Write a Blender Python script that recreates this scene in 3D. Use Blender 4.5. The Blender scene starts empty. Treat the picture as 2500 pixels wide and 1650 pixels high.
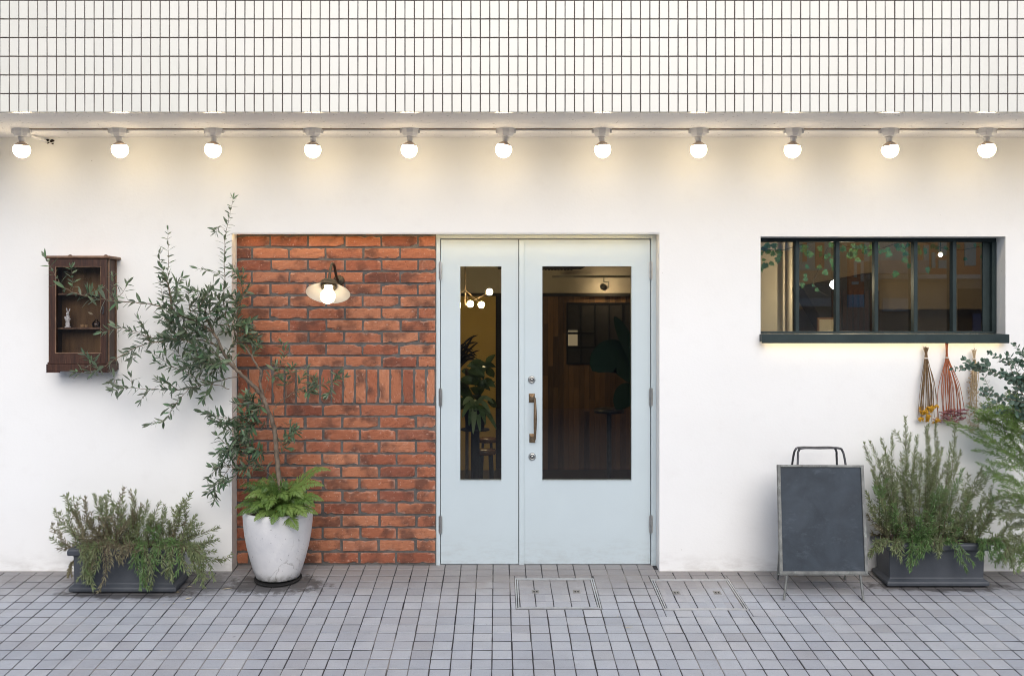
import bpy, math, random
from mathutils import Vector, Matrix, Quaternion, noise as mnoise

random.seed(7)
R = random.Random(11)
rad = math.radians
scene = bpy.context.scene
C = scene.collection

# ------------------------------------------------------------------ camera
F, CX, HY, D, ZC = 2268.0, 1215.0, 765.0, 5.70, 1.583     # measured from the photo (2500 x 1650)
SLOPE = 0.0904                                            # forecourt falls towards the street
cd = bpy.data.cameras.new('camera')
cam = bpy.data.objects.new('camera', cd)
C.objects.link(cam)
cam.location = (0, -D, ZC)
cam.rotation_euler = (rad(90), 0, 0)
cd.sensor_width = 36
cd.lens = F / 2500 * 36
cd.shift_x = (1250 - CX) / 2500
cd.shift_y = (HY - 825) / 2500
cd.clip_start = 0.05
cd.clip_end = 300
scene.camera = cam

# ------------------------------------------------------------------ sky, sun, exposure
SUN_EL, SUN_AZ = rad(34), rad(175)        # from behind the camera, a little to its right
w = bpy.data.worlds.new('World')
scene.world = w
w.use_nodes = True
nt = w.node_tree
nt.nodes.clear()
sky = nt.nodes.new('ShaderNodeTexSky')
sky.sky_type = 'NISHITA'
sky.sun_disc = False
sky.sun_elevation = SUN_EL
sky.sun_rotation = SUN_AZ
sky.air_density = 0.7
sky.dust_density = 1.6
sky.ozone_density = 0.6
bg = nt.nodes.new('ShaderNodeBackground')
bg.inputs['Strength'].default_value = 0.13
wo = nt.nodes.new('ShaderNodeOutputWorld')
nt.links.new(sky.outputs[0], bg.inputs[0])
nt.links.new(bg.outputs[0], wo.inputs[0])
sd = bpy.data.lights.new('sun', 'SUN')
sd.energy = 1.5
sd.angle = rad(58)
sd.color = (1.0, 0.985, 0.965)
sun = bpy.data.objects.new('sun', sd)
C.objects.link(sun)
sv = Vector((math.sin(SUN_AZ) * math.cos(SUN_EL), math.cos(SUN_AZ) * math.cos(SUN_EL), math.sin(SUN_EL)))
sun.rotation_euler = sv.to_track_quat('Z', 'Y').to_euler()
sun.location = (0, -8, 9)
vs = scene.view_settings
vs.view_transform = 'Standard'
vs.look = 'None'
vs.exposure = 0.47
vs.gamma = 1.0
vs.use_curve_mapping = False
try:
    scene.cycles.use_denoising = True
    scene.cycles.max_bounces = 10
    scene.cycles.transparent_max_bounces = 24
    scene.cycles.sample_clamp_indirect = 6
    scene.cycles.filter_width = 1.0
except Exception:
    pass


# ------------------------------------------------------------------ helpers
def at(px, py, Y):
    k = (D + Y) / F
    return Vector(((px - CX) * k, Y, ZC + (HY - py) * k))


def gz(Y):
    return SLOPE * Y if Y > -2.6 else SLOPE * -2.6


def ground(px, py):
    """photo pixel on the pavement -> point"""
    # ray from the camera meets z = SLOPE*Y
    a = (HY - py) / F
    k = (SLOPE * -D - ZC) / (a - SLOPE)
    return Vector(((px - CX) / F * k, k - D, SLOPE * (k - D)))


W = {}                      # world matrix of every object made here


def link(o, M=None, parent=None):
    C.objects.link(o)
    M = M if M is not None else Matrix()
    if parent is not None:
        o.parent = parent
        o.matrix_basis = W[parent.name].inverted() @ M
    else:
        o.matrix_basis = M
    W[o.name] = M
    return o


def tag(o, label=None, cat=None, group=None, kind=None):
    if label: o['label'] = label
    if cat: o['category'] = cat
    if group: o['group'] = group
    if kind: o['kind'] = kind
    return o


def empty(name, loc, label=None, cat=None, group=None, kind=None, parent=None):
    o = bpy.data.objects.new(name, None)
    o.empty_display_size = 0.1
    link(o, Matrix.Translation(loc), parent)
    return tag(o, label, cat, group, kind)


class MB:
    def __init__(s):
        s.v, s.f, s.m, s.s = [], [], [], []

    def add(s, vs_, fs, mi=0, smooth=False):
        n = len(s.v)
        s.v += [tuple(p) for p in vs_]
        for f in fs:
            s.f.append(tuple(i + n for i in f))
            s.m.append(mi)
            s.s.append(smooth)
        return s

    def box(s, x0, x1, y0, y1, z0, z1, mi=0):
        return s.add([(x0, y0, z0), (x1, y0, z0), (x1, y1, z0), (x0, y1, z0), (x0, y0, z1), (x1, y0, z1), (x1, y1, z1), (x0, y1, z1)],
                     [(3, 2, 1, 0), (4, 5, 6, 7), (0, 1, 5, 4), (1, 2, 6, 5), (2, 3, 7, 6), (3, 0, 4, 7)], mi)

    def hexa(s, p, mi=0):
        return s.add(p, [(3, 2, 1, 0), (4, 5, 6, 7), (0, 1, 5, 4), (1, 2, 6, 5), (2, 3, 7, 6), (3, 0, 4, 7)], mi)

    def tube(s, pts, r, n=8, mi=0, cap=True, smooth=True):
        pts = [Vector(p) for p in pts]
        rr = r if isinstance(r, (list, tuple)) else [r] * len(pts)
        vs_, fs = [], []
        up = None
        for i, p in enumerate(pts):
            t = (pts[min(i + 1, len(pts) - 1)] - pts[max(i - 1, 0)])
            t = t.normalized() if t.length > 1e-9 else Vector((0, 0, 1))
            if up is None:
                a = Vector((0, 0, 1)) if abs(t.z) < 0.9 else Vector((1, 0, 0))
                up = (a - t * a.dot(t)).normalized()
            else:
                up = (up - t * up.dot(t)).normalized()
            sd_ = t.cross(up)
            for k in range(n):
                a = 2 * math.pi * k / n
                vs_.append(p + (up * math.cos(a) + sd_ * math.sin(a)) * rr[i])
        for i in range(len(pts) - 1):
            for k in range(n):
                k2 = (k + 1) % n
                fs.append((i * n + k, i * n + k2, (i + 1) * n + k2, (i + 1) * n + k))
        s.add(vs_, fs, mi, smooth)
        if cap:
            m = len(vs_)
            s.add(vs_[:n], [tuple(range(n))[::-1]], mi)
            s.add(vs_[m - n:], [tuple(range(n))], mi)
        return s

    def lathe(s, prof, n=24, M=None, mi=0, smooth=True, fn=None):
        vs_, fs = [], []
        for (r, z) in prof:
            for k in range(n):
                a = 2 * math.pi * k / n
                p = Vector((r * math.cos(a), r * math.sin(a), z))
                if fn: p = fn(p)
                vs_.append(M @ p if M is not None else p)
        for i in range(len(prof) - 1):
            for k in range(n):
                k2 = (k + 1) % n
                fs.append((i * n + k, i * n + k2, (i + 1) * n + k2, (i + 1) * n + k))
        if prof[0][0] > 1e-5: fs.append(tuple(range(n))[::-1])
        if prof[-1][0] > 1e-5: fs.append(tuple(range((len(prof) - 1) * n, len(prof) * n)))
        return s.add(vs_, fs, mi, smooth)

    def ball(s, c, r, n=16, mi=0, sc=(1, 1, 1), rot=None, a0=-90, a1=90):
        prof = []
        m = max(4, n // 2)
        for i in range(m + 1):
            a = rad(a0 + (a1 - a0) * i / m)
            prof.append((max(0.0, r * math.cos(a)) if abs(math.cos(a)) > 1e-6 else 0.0, r * math.sin(a)))
        M = Matrix.Translation(c) @ (rot.to_4x4() if rot else Matrix()) @ Matrix.Diagonal((*sc, 1))
        vs_, fs = [], []
        return s.lathe(prof, n, M, mi)

    def build(s, name, mats, parent=None, origin=None, mesh_only=False, bevel=0.0):
        mats = mats if isinstance(mats, (list, tuple)) else [mats]
        if origin is None:
            xs = [p[0] for p in s.v]; ys = [p[1] for p in s.v]; zs = [p[2] for p in s.v]
            origin = Vector(((min(xs) + max(xs)) / 2, (min(ys) + max(ys)) / 2, min(zs)))
        origin = Vector(origin)
        me = bpy.data.meshes.new(name)
        me.from_pydata([tuple(Vector(p) - origin) for p in s.v], [], s.f)
        for m in mats: me.materials.append(m)
        me.polygons.foreach_set('material_index', s.m)
        me.polygons.foreach_set('use_smooth', s.s)
        me.update()
        if mesh_only: return me
        o = bpy.data.objects.new(name, me)
        link(o, Matrix.Translation(origin), parent)
        if bevel:
            b = o.modifiers.new('bevel', 'BEVEL')
            b.width = bevel; b.segments = 2; b.limit_method = 'ANGLE'; b.angle_limit = rad(40)
        return o


def inst(name, me, M, parent=None):
    o = bpy.data.objects.new(name, me)
    return link(o, M, parent)


# ------------------------------------------------------------------ materials
def new_mat(name):
    m = bpy.data.materials.new(name)
    m.use_nodes = True
    n = m.node_tree
    n.nodes.clear()
    out = n.nodes.new('ShaderNodeOutputMaterial')
    return m, n, out


class NT:
    def __init__(s, n): s.n = n

    def node(s, t, **kw):
        x = s.n.nodes.new(t)
        for k, v in kw.items(): setattr(x, k, v)
        return x

    def put(s, sock, v):
        if isinstance(v, bpy.types.NodeSocket): s.n.links.new(v, sock)
        elif isinstance(v, (tuple, list)) and len(v) == 3 and sock.type == 'RGBA': sock.default_value = (*v, 1)
        else: sock.default_value = v

    def noise(s, vec, scale, detail=3, rough=0.55, dist=0.0):
        x = s.node('ShaderNodeTexNoise')
        s.put(x.inputs['Vector'], vec)
        x.inputs['Scale'].default_value = scale
        x.inputs['Detail'].default_value = detail
        x.inputs['Roughness'].default_value = rough
        x.inputs['Distortion'].default_value = dist
        return x.outputs['Fac']

    def ramp(s, fac, stops):
        x = s.node('ShaderNodeValToRGB')
        s.put(x.inputs[0], fac)
        el = x.color_ramp.elements
        while len(el) < len(stops): el.new(0.5)
        for e, (p, c) in zip(el, stops):
            e.position = p
            e.color = (*c, 1) if len(c) == 3 else c
        return x.outputs[0]

    def mapr(s, v, a, b, c=0.0, d=1.0):
        x = s.node('ShaderNodeMapRange')
        s.put(x.inputs[0], v)
        for i, k in enumerate((a, b, c, d)): s.put(x.inputs[i + 1], k)
        return x.outputs[0]

    def mix(s, f, a, b, mode='MIX'):
        x = s.node('ShaderNodeMix', data_type='RGBA', blend_type=mode)
        s.put(x.inputs[0], f); s.put(x.inputs[6], a); s.put(x.inputs[7], b)
        return x.outputs[2]

    def math(s, op, a, b=0.0, c=0.0):
        x = s.node('ShaderNodeMath', operation=op)
        s.put(x.inputs[0], a); s.put(x.inputs[1], b); s.put(x.inputs[2], c)
        return x.outputs[0]

    def vmath(s, op, a, b=(0, 0, 0)):
        x = s.node('ShaderNodeVectorMath', operation=op)
        s.put(x.inputs[0], a); s.put(x.inputs[1], b)
        return x.outputs[0]

    def scale(s, v, k):
        return s.vmath('MULTIPLY', v, k)

    def pos(s):
        return s.node('ShaderNodeNewGeometry').outputs['Position']

    def obj(s):
        return s.node('ShaderNodeTexCoord').outputs['Object']

    def rnd(s):
        """a random number per object and per loose piece of a mesh"""
        a = s.node('ShaderNodeObjectInfo').outputs['Random']
        b = s.node('ShaderNodeNewGeometry').outputs['Random Per Island']
        return s.math('FRACT', s.math('ADD', s.math('MULTIPLY', a, 7.31), b))

    def sep(s, v):
        return s.node('ShaderNodeSeparateXYZ'), v

    def xyz(s, v):
        x = s.node('ShaderNodeSeparateXYZ')
        s.put(x.inputs[0], v)
        return x.outputs

    def bump(s, h, dist=0.002, strength=0.5):
        x = s.node('ShaderNodeBump')
        x.inputs['Strength'].default_value = strength
        x.inputs['Distance'].default_value = dist
        s.put(x.inputs['Height'], h)
        return x.outputs[0]

    def bsdf(s, col, rough=0.6, metal=0.0, spec=0.5, normal=None):
        x = s.node('ShaderNodeBsdfPrincipled')
        s.put(x.inputs['Base Color'], col)
        s.put(x.inputs['Roughness'], rough)
        s.put(x.inputs['Metallic'], metal)
        s.put(x.inputs['Specular IOR Level'], spec)
        if normal is not None: s.put(x.inputs['Normal'], normal)
        return x.outputs[0]


def mat(name, fn):
    m, n, out = new_mat(name)
    t = NT(n)
    n.links.new(fn(t), out.inputs['Surface'])
    return m


def vary(name, c0, c1, scale=8.0, rough=0.6, metal=0.0, bump=0.0, bscale=None, stretch=(1, 1, 1), spec=0.5, rnd=0.0):
    """colour between two tones by noise, optional fine relief"""
    def fn(t):
        v = t.scale(t.obj(), stretch)
        nz = t.noise(v, scale, 5, 0.6)
        f = t.mapr(nz, 0.3, 0.7)
        if rnd:
            f = t.math('ADD', t.math('MULTIPLY', f, 1 - rnd), t.math('MULTIPLY', t.rnd(), rnd))
        col = t.mix(f, c0, c1)
        nm = t.bump(t.noise(v, bscale or scale * 6, 4, 0.65), bump, 0.7) if bump else None
        return t.bsdf(col, rough, metal, spec, nm)
    return mat(name, fn)


def emis(name, col, strength):
    def fn(t):
        e = t.node('ShaderNodeEmission')
        e.inputs[0].default_value = (*col, 1)
        e.inputs[1].default_value = strength
        return e.outputs[0]
    return mat(name, fn)


def m_plaster(t):
    p = t.pos()
    big = t.noise(p, 0.9, 4, 0.6)
    mid = t.noise(p, 9, 4, 0.6)
    col = t.mix(t.mapr(big, 0.3, 0.72), (0.80, 0.80, 0.78), (0.85, 0.853, 0.838))
    col = t.mix(t.math('MULTIPLY', t.mapr(mid, 0.55, 0.75), 0.12), col, (0.66, 0.64, 0.61))
    spk = t.mapr(t.noise(p, 34, 2, 0.5), 0.775, 0.80)
    col = t.mix(t.math('MULTIPLY', spk, 0.55), col, (0.25, 0.2, 0.16))
    z = t.xyz(p)[2]
    splash = t.math('MULTIPLY', t.mapr(z, 0.14, 0.0), t.mapr(t.noise(t.scale(p, (1, 1, 3)), 7, 4, 0.7), 0.42, 0.75))
    col = t.mix(t.math('MULTIPLY', splash, 0.55), col, (0.42, 0.39, 0.35))
    nm = t.bump(t.math('ADD', t.noise(p, 60, 4, 0.6), t.math('MULTIPLY', t.noise(p, 5, 2), 1.5)), 0.0012, 0.5)
    return t.bsdf(col, 0.82, 0, 0.3, nm)


def m_soffit(t):
    p = t.pos()
    nz = t.noise(p, 70, 3, 0.6)
    vo = t.node('ShaderNodeTexVoronoi'); vo.inputs['Scale'].default_value = 55
    t.put(vo.inputs['Vector'], p)
    col = t.mix(t.mapr(t.noise(p, 3, 4), 0.35, 0.7), (0.78, 0.765, 0.75), (0.84, 0.825, 0.81))
    pit = t.mapr(t.noise(p, 48, 2, 0.4), 0.69, 0.74)
    col = t.mix(t.math('MULTIPLY', pit, 0.6), col, (0.24, 0.21, 0.19))
    nm = t.bump(t.math('SUBTRACT', nz, t.math('MULTIPLY', pit, 1.5)), 0.004, 0.6)
    return t.bsdf(col, 0.9, 0, 0.2, nm)


def cell(t, p, px, py, axis):
    """random value per tile from its place on the grid"""
    s_ = t.vmath('FLOOR', t.scale(t.vmath('ADD', p, px), py))
    wn = t.node('ShaderNodeTexWhiteNoise', noise_dimensions='3D')
    t.put(wn.inputs['Vector'], s_)
    return wn.outputs['Value']


def m_walltile(t):
    p = t.pos()
    rv = t.rnd()
    col = t.mix(rv, (0.68, 0.662, 0.585), (0.72, 0.702, 0.625))
    col = t.mix(t.math('MULTIPLY', t.mapr(t.noise(p, 2.0, 3), 0.4, 0.7), 0.35), col, (0.70, 0.69, 0.63))
    sc = t.mapr(t.noise(t.scale(p, (14, 1, 60)), 1.0, 2, 0.5), 0.80, 0.83)
    col = t.mix(t.math('MULTIPLY', sc, 0.5), col, (0.4, 0.38, 0.36))
    nm = t.bump(t.noise(p, 25, 2), 0.0012, 0.35)
    return t.bsdf(col, t.mapr(rv, 0, 1, 0.16, 0.28), 0, 0.5, nm)


def m_brick(t):
    o = t.obj()
    rv = t.rnd()
    off = t.node('ShaderNodeCombineXYZ')
    for i, k in enumerate((37.0, 91.0, 53.0)): t.put(off.inputs[i], t.math('MULTIPLY', rv, k))
    v = t.vmath('ADD', o, off.outputs[0])
    base = t.ramp(rv, [(0.0, (0.38, 0.15, 0.08)), (0.2, (0.47, 0.205, 0.112)), (0.4, (0.29, 0.098, 0.056)), (0.6, (0.43, 0.175, 0.093)),
                       (0.78, (0.33, 0.118, 0.063)), (0.9, (0.21, 0.072, 0.046)), (1.0, (0.43, 0.19, 0.11))])
    fine = t.noise(t.scale(v, (1, 1, 3)), 38, 6, 0.7)
    col = t.mix(t.mapr(fine, 0.35, 0.7), t.mix(0.3, base, (0.2, 0.06, 0.035)), base)
    burn = t.mapr(t.noise(v, 8, 3, 0.5), 0.49, 0.64)
    col = t.mix(t.math('MULTIPLY', burn, 0.78), col, (0.105, 0.05, 0.037))
    pale = t.mapr(t.noise(v, 7, 3, 0.5, 0.3), 0.70, 0.84)
    col = t.mix(t.math('MULTIPLY', pale, 0.55), col, (0.62, 0.38, 0.27))
    pits = t.mapr(t.noise(v, 120, 2, 0.5), 0.66, 0.72)
    col = t.mix(t.math('MULTIPLY', pits, 0.6), col, (0.12, 0.035, 0.02))
    # mortar smear rubbed along the arrises
    sm = t.mapr(t.noise(v, 55, 3, 0.6), 0.63, 0.7)
    col = t.mix(t.math('MULTIPLY', sm, 0.35), col, (0.62, 0.44, 0.35))
    X, Y, Z = t.xyz(o)
    arr = t.math('MULTIPLY', t.mapr(Y, 0.0006, 0.0026), t.mapr(t.noise(v, 30, 3), 0.35, 0.6))
    col = t.mix(t.math('MULTIPLY', arr, 0.45), col, (0.58, 0.36, 0.27))
    h = t.math('SUBTRACT', t.math('ADD', fine, t.noise(v, 14, 4, 0.6)), pits)
    return t.bsdf(col, 0.88, 0, 0.25, t.bump(h, 0.005, 0.75))


def m_paving(t):
    p = t.pos()
    s_ = t.vmath('FLOOR', t.scale(t.vmath('ADD', p, (0.028 + 20, 0.562 + 20, 0)), (10, 10, 0)))
    wn = t.node('ShaderNodeTexWhiteNoise', noise_dimensions='3D')
    t.put(wn.inputs['Vector'], s_)
    rv = wn.outputs['Value']
    col = t.mix(rv, PAVE0, PAVE1)
    rv2 = t.math('FRACT', t.math('MULTIPLY', rv, 17.31))
    col = t.mix(t.math('MULTIPLY', t.mapr(rv2, 0.90, 0.96), 0.28), col, (0.27, 0.255, 0.26))
    col = t.mix(t.math('MULTIPLY', t.mapr(rv2, 0.10, 0.05), 0.4), col, (0.52, 0.53, 0.55))
    gc = t.noise(p, 150, 4, 0.75)
    col = t.mix(t.math('MULTIPLY', t.mapr(gc, 0.42, 0.28), 0.6), col, (0.16, 0.165, 0.185))
    col = t.mix(t.math('MULTIPLY', t.mapr(gc, 0.60, 0.72), 0.5), col, (0.62, 0.63, 0.65))
    drk = t.mapr(t.noise(p, 26, 3, 0.6), 0.70, 0.76)
    col = t.mix(t.math('MULTIPLY', drk, 0.5), col, (0.12, 0.12, 0.13))
    warm = t.mapr(t.noise(p, 1.3, 3), 0.45, 0.7)
    col = t.mix(t.math('MULTIPLY', t.mapr(t.noise(p, 3.5, 5, 0.65), 0.5, 0.75), 0.35), col, (0.26, 0.265, 0.285))
    col = t.mix(t.math('MULTIPLY', warm, 0.35), col, (0.40, 0.38, 0.385))
    gr = t.noise(p, 420, 3, 0.7)
    col = t.mix(t.math('MULTIPLY', t.mapr(gr, 0.56, 0.72), 0.35), col, (0.56, 0.56, 0.58))
    col = t.mix(t.math('MULTIPLY', t.mapr(gr, 0.44, 0.3), 0.5), col, (0.10, 0.10, 0.11))
    X, Y, _ = t.xyz(p)
    nz = t.noise(p, 6, 4, 0.65)
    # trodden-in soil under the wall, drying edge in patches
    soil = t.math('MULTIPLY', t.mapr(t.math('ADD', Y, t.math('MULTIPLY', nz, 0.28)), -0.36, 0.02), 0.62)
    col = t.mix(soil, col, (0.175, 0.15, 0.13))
    # damp and grime by pot and troughs, their contact shade painted in with it
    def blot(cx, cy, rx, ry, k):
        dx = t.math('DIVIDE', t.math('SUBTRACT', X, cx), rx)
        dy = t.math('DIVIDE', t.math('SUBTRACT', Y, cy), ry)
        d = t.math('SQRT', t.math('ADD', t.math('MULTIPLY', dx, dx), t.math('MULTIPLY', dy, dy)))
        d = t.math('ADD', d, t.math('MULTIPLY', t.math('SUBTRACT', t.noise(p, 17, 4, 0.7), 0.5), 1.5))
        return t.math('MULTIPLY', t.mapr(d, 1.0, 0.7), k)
    wet_shade = blot(-1.32, -0.2, 0.33, 0.17, 0.8)
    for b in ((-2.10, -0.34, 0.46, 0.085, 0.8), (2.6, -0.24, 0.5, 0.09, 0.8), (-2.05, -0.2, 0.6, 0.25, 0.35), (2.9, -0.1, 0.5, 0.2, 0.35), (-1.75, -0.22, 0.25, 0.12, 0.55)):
        wet_shade = t.math('MAXIMUM', wet_shade, blot(*b))
    col = t.mix(wet_shade, col, (0.045, 0.04, 0.036))
    lime = t.math('MULTIPLY', t.mapr(t.noise(t.scale(p, (1, 4, 1)), 11, 4, 0.7), 0.64, 0.74), 0.3)
    col = t.mix(lime, col, (0.56, 0.55, 0.54))
    nm = t.bump(t.math('ADD', gr, t.noise(p, 30, 3)), 0.0012, 0.5)
    return t.bsdf(col, t.mapr(nz, 0.3, 0.7, 0.5, 0.72), 0, 0.4, nm)


def m_grout(t):
    p = t.pos()
    col = t.mix(t.mapr(t.noise(p, 3, 4), 0.35, 0.65), (0.03, 0.031, 0.036), (0.085, 0.083, 0.085))
    col = t.mix(t.mapr(t.noise(p, 2.1, 3), 0.55, 0.66), col, (0.26, 0.25, 0.24))
    return t.bsdf(col, 0.9, 0, 0.2, t.bump(t.noise(p, 150, 3), 0.002, 0.6))


PAVE0, PAVE1 = (0.375, 0.402, 0.452), (0.465, 0.495, 0.54)


def m_wood_dark(t):
    v = t.scale(t.obj(), (6, 6, 0.5))
    g = t.noise(v, 14, 6, 0.65, 0.6)
    col = t.ramp(g, [(0.25, (0.015, 0.007, 0.005)), (0.5, (0.044, 0.017, 0.010)), (0.75, (0.088, 0.036, 0.020))])
    worn = t.mapr(t.noise(t.scale(t.obj(), (10, 10, 0.8)), 12, 5, 0.7), 0.60, 0.70)
    col = t.mix(t.math('MULTIPLY', worn, 0.5), col, (0.26, 0.15, 0.085))
    return t.bsdf(col, 0.5, 0, 0.4, t.bump(g, 0.002, 0.5))


def m_pot(t):
    p = t.obj()
    col = t.mix(t.mapr(t.noise(p, 5, 5, 0.6), 0.3, 0.7), (0.56, 0.565, 0.58), (0.74, 0.735, 0.725))
    vo = t.node('ShaderNodeTexVoronoi', feature='DISTANCE_TO_EDGE')
    vo.inputs['Scale'].default_value = 5.2
    wv = t.vmath('ADD', p, t.scale(t.node('ShaderNodeTexNoise').outputs['Color'], (0.05, 0.05, 0.05)))
    nz = t.node('ShaderNodeTexNoise'); nz.inputs['Scale'].default_value = 9; nz.inputs['Detail'].default_value = 4
    t.put(nz.inputs['Vector'], p)
    t.put(vo.inputs['Vector'], t.vmath('ADD', p, t.scale(nz.outputs['Color'], (0.16, 0.16, 0.16))))
    crack = t.math('MULTIPLY', t.mapr(vo.outputs['Distance'], 0.016, 0.003), t.mapr(t.noise(p, 4.5, 3), 0.47, 0.58))
    col = t.mix(t.math('MULTIPLY', crack, 0.5), col, (0.25, 0.23, 0.22))
    spots = t.mapr(t.noise(p, 46, 3, 0.6), 0.65, 0.71)
    col = t.mix(t.math('MULTIPLY', spots, 0.65), col, (0.27, 0.27, 0.30))
    scuff = t.mapr(t.noise(t.scale(p, (1, 1, 0.35)), 8, 5, 0.7), 0.60, 0.78)
    col = t.mix(t.math('MULTIPLY', scuff, 0.55), col, (0.40, 0.40, 0.45))
    z = t.xyz(p)[2]
    moss = t.math('MULTIPLY', t.mapr(z, 0.05, 0.0), t.mapr(t.noise(p, 30, 3), 0.35, 0.6))
    col = t.mix(t.math('MULTIPLY', moss, 0.8), col, (0.13, 0.13, 0.09))
    return t.bsdf(col, 0.62, 0, 0.4, t.bump(t.math('SUBTRACT', t.noise(p, 60, 3), t.math('ADD', crack, spots)), 0.002, 0.5))


def m_board(t):
    p = t.obj()
    col = t.mix(t.mapr(t.noise(p, 5, 5, 0.65, 0.5), 0.3, 0.72), (0.018, 0.027, 0.037), (0.042, 0.057, 0.074))
    sm = t.mapr(t.noise(t.scale(p, (1, 1, 2.2)), 7, 5, 0.75), 0.56, 0.76)
    col = t.mix(t.math('MULTIPLY', sm, 0.5), col, (0.10, 0.125, 0.15))
    fl = t.mapr(t.noise(p, 90, 3, 0.7), 0.70, 0.76)
    col = t.mix(t.math('MULTIPLY', fl, 0.35), col, (0.25, 0.27, 0.29))
    dk = t.mapr(t.noise(p, 3.2, 3), 0.52, 0.75)
    col = t.mix(t.math('MULTIPLY', dk, 0.45), col, (0.03, 0.034, 0.04))
    return t.bsdf(col, 0.6, 0, 0.4, t.bump(t.noise(p, 70, 4), 0.0008, 0.5))


def m_aged(t):
    p = t.obj()
    col = t.mix(t.mapr(t.noise(p, 14, 5, 0.7), 0.35, 0.65), (0.12, 0.125, 0.12), (0.24, 0.25, 0.235))
    col = t.mix(t.mapr(t.noise(p, 22, 4, 0.7), 0.60, 0.68), col, (0.36, 0.41, 0.37))
    col = t.mix(t.mapr(t.noise(p, 30, 4, 0.7), 0.64, 0.7), col, (0.10, 0.07, 0.05))
    return t.bsdf(col, t.mapr(t.noise(p, 20, 3), 0.3, 0.7, 0.4, 0.7), 0.25, 0.5, t.bump(t.noise(p, 90, 3), 0.001, 0.6))


def m_door(t):
    p = t.obj()
    col = t.mix(t.mapr(t.noise(p, 2.5, 4), 0.3, 0.7), DOORC, tuple(min(1, c * 1.06) for c in DOORC))
    mk = t.mapr(t.noise(t.scale(p, (2, 1, 9)), 8, 4, 0.7), 0.72, 0.80)
    col = t.mix(t.math('MULTIPLY', mk, 0.35), col, (0.42, 0.47, 0.48))
    g = t.pos()
    z = t.xyz(g)[2]
    low = t.math('MULTIPLY', t.mapr(z, 0.22, 0.02), t.mapr(t.noise(t.scale(g, (3, 1, 9)), 4, 5, 0.75), 0.45, 0.75))
    col = t.mix(t.math('MULTIPLY', low, 0.5), col, (0.33, 0.34, 0.33))
    scr = t.mapr(t.noise(t.scale(g, (1, 1, 12)), 13, 3, 0.8), 0.76, 0.80)
    col = t.mix(t.math('MULTIPLY', scr, 0.3), col, (0.36, 0.40, 0.42))
    return t.bsdf(col, 0.42, 0, 0.4, t.bump(t.math('ADD', t.noise(p, 180, 3), t.math('MULTIPLY', t.noise(p, 3, 2), 3.0)), 0.0006, 0.4))


DOORC = (0.50, 0.578, 0.605)


def leafmat(name, tops, under, rough=0.45, trans=0.25, spec=0.45, whole=0.0):
    def fn(t):
        rv = t.rnd()
        if whole:
            ob = t.math('FRACT', t.math('MULTIPLY', t.node('ShaderNodeObjectInfo').outputs['Random'], 5.77))
            rv = t.math('ADD', t.math('MULTIPLY', rv, 1 - whole), t.math('MULTIPLY', ob, whole))
        k = len(tops) - 1
        col = t.ramp(rv, [(i / k, c) for i, c in enumerate(tops)])
        p = t.pos()
        col = t.mix(t.math('MULTIPLY', t.mapr(t.noise(p, 60, 2), 0.4, 0.7), 0.25), col, tuple(min(1, c * 1.5) for c in tops[-1]))
        bf = t.node('ShaderNodeNewGeometry').outputs['Backfacing']
        col = t.mix(bf, col, t.mix(0.5, under, col))
        b = t.bsdf(col, rough, 0, spec)
        tr = t.node('ShaderNodeBsdfTranslucent')
        t.put(tr.inputs[0], t.mix(0.5, col, tuple(c * 1.3 for c in tops[-1])))
        mx = t.node('ShaderNodeMixShader')
        mx.inputs[0].default_value = trans
        t.put(mx.inputs[1], b); t.put(mx.inputs[2], tr.outputs[0])
        return mx.outputs[0]
    return mat(name, fn)


def m_glass(t, tint=(0.80, 0.84, 0.84), k=2.2):
    fr = t.node('ShaderNodeFresnel'); fr.inputs[0].default_value = 1.5
    f = t.math('MINIMUM', t.math('MULTIPLY', fr.outputs[0], k), 1.0)
    tr = t.node('ShaderNodeBsdfTransparent'); tr.inputs[0].default_value = (*tint, 1)
    gl = t.node('ShaderNodeBsdfGlossy'); gl.inputs['Roughness'].default_value = 0.0
    mx = t.node('ShaderNodeMixShader')
    t.put(mx.inputs[0], f); t.put(mx.inputs[1], tr.outputs[0]); t.put(mx.inputs[2], gl.outputs[0])
    return mx.outputs[0]


M = {}
M['plaster'] = mat('white plaster', m_plaster)
M['soffit'] = mat('rough soffit plaster', m_soffit)
M['walltile'] = mat('glazed cream tile', m_walltile)
M['tilegrout'] = vary('brown tile grout', (0.06, 0.045, 0.042), (0.11, 0.085, 0.08), 6, 0.9)
M['brick'] = mat('fired brick', m_brick)
M['mortar'] = vary('grey mortar', (0.07, 0.066, 0.062), (0.145, 0.137, 0.128), 14, 0.95, bump=0.006, bscale=60)
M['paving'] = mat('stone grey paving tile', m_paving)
M['grout'] = mat('paving grout', m_grout)
M['door'] = mat('pale blue grey paint', m_door)
M['gap'] = vary('black rubber', (0.006, 0.006, 0.006), (0.012, 0.012, 0.012), 5, 0.9)
M['steel'] = vary('brushed steel', (0.42, 0.42, 0.41), (0.6, 0.6, 0.58), 30, 0.32, 1.0)
M['bronze'] = vary('aged bronze', (0.15, 0.105, 0.065), (0.30, 0.215, 0.14), 40, 0.4, 0.85, 0.0006)
M['frame'] = vary('dark green paint', (0.016, 0.028, 0.029), (0.028, 0.045, 0.046), 7, 0.6, spec=0.3)
M['glass'] = mat('clear glass', m_glass)
M['cabglass'] = mat('old cabinet glass', lambda t: m_glass(t, (0.93, 0.93, 0.94), 1.1))
M['winglass'] = mat('double glazing', lambda t: m_glass(t, (0.84, 0.88, 0.87), 3.2))
M['wood'] = mat('dark worn wood', m_wood_dark)
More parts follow.
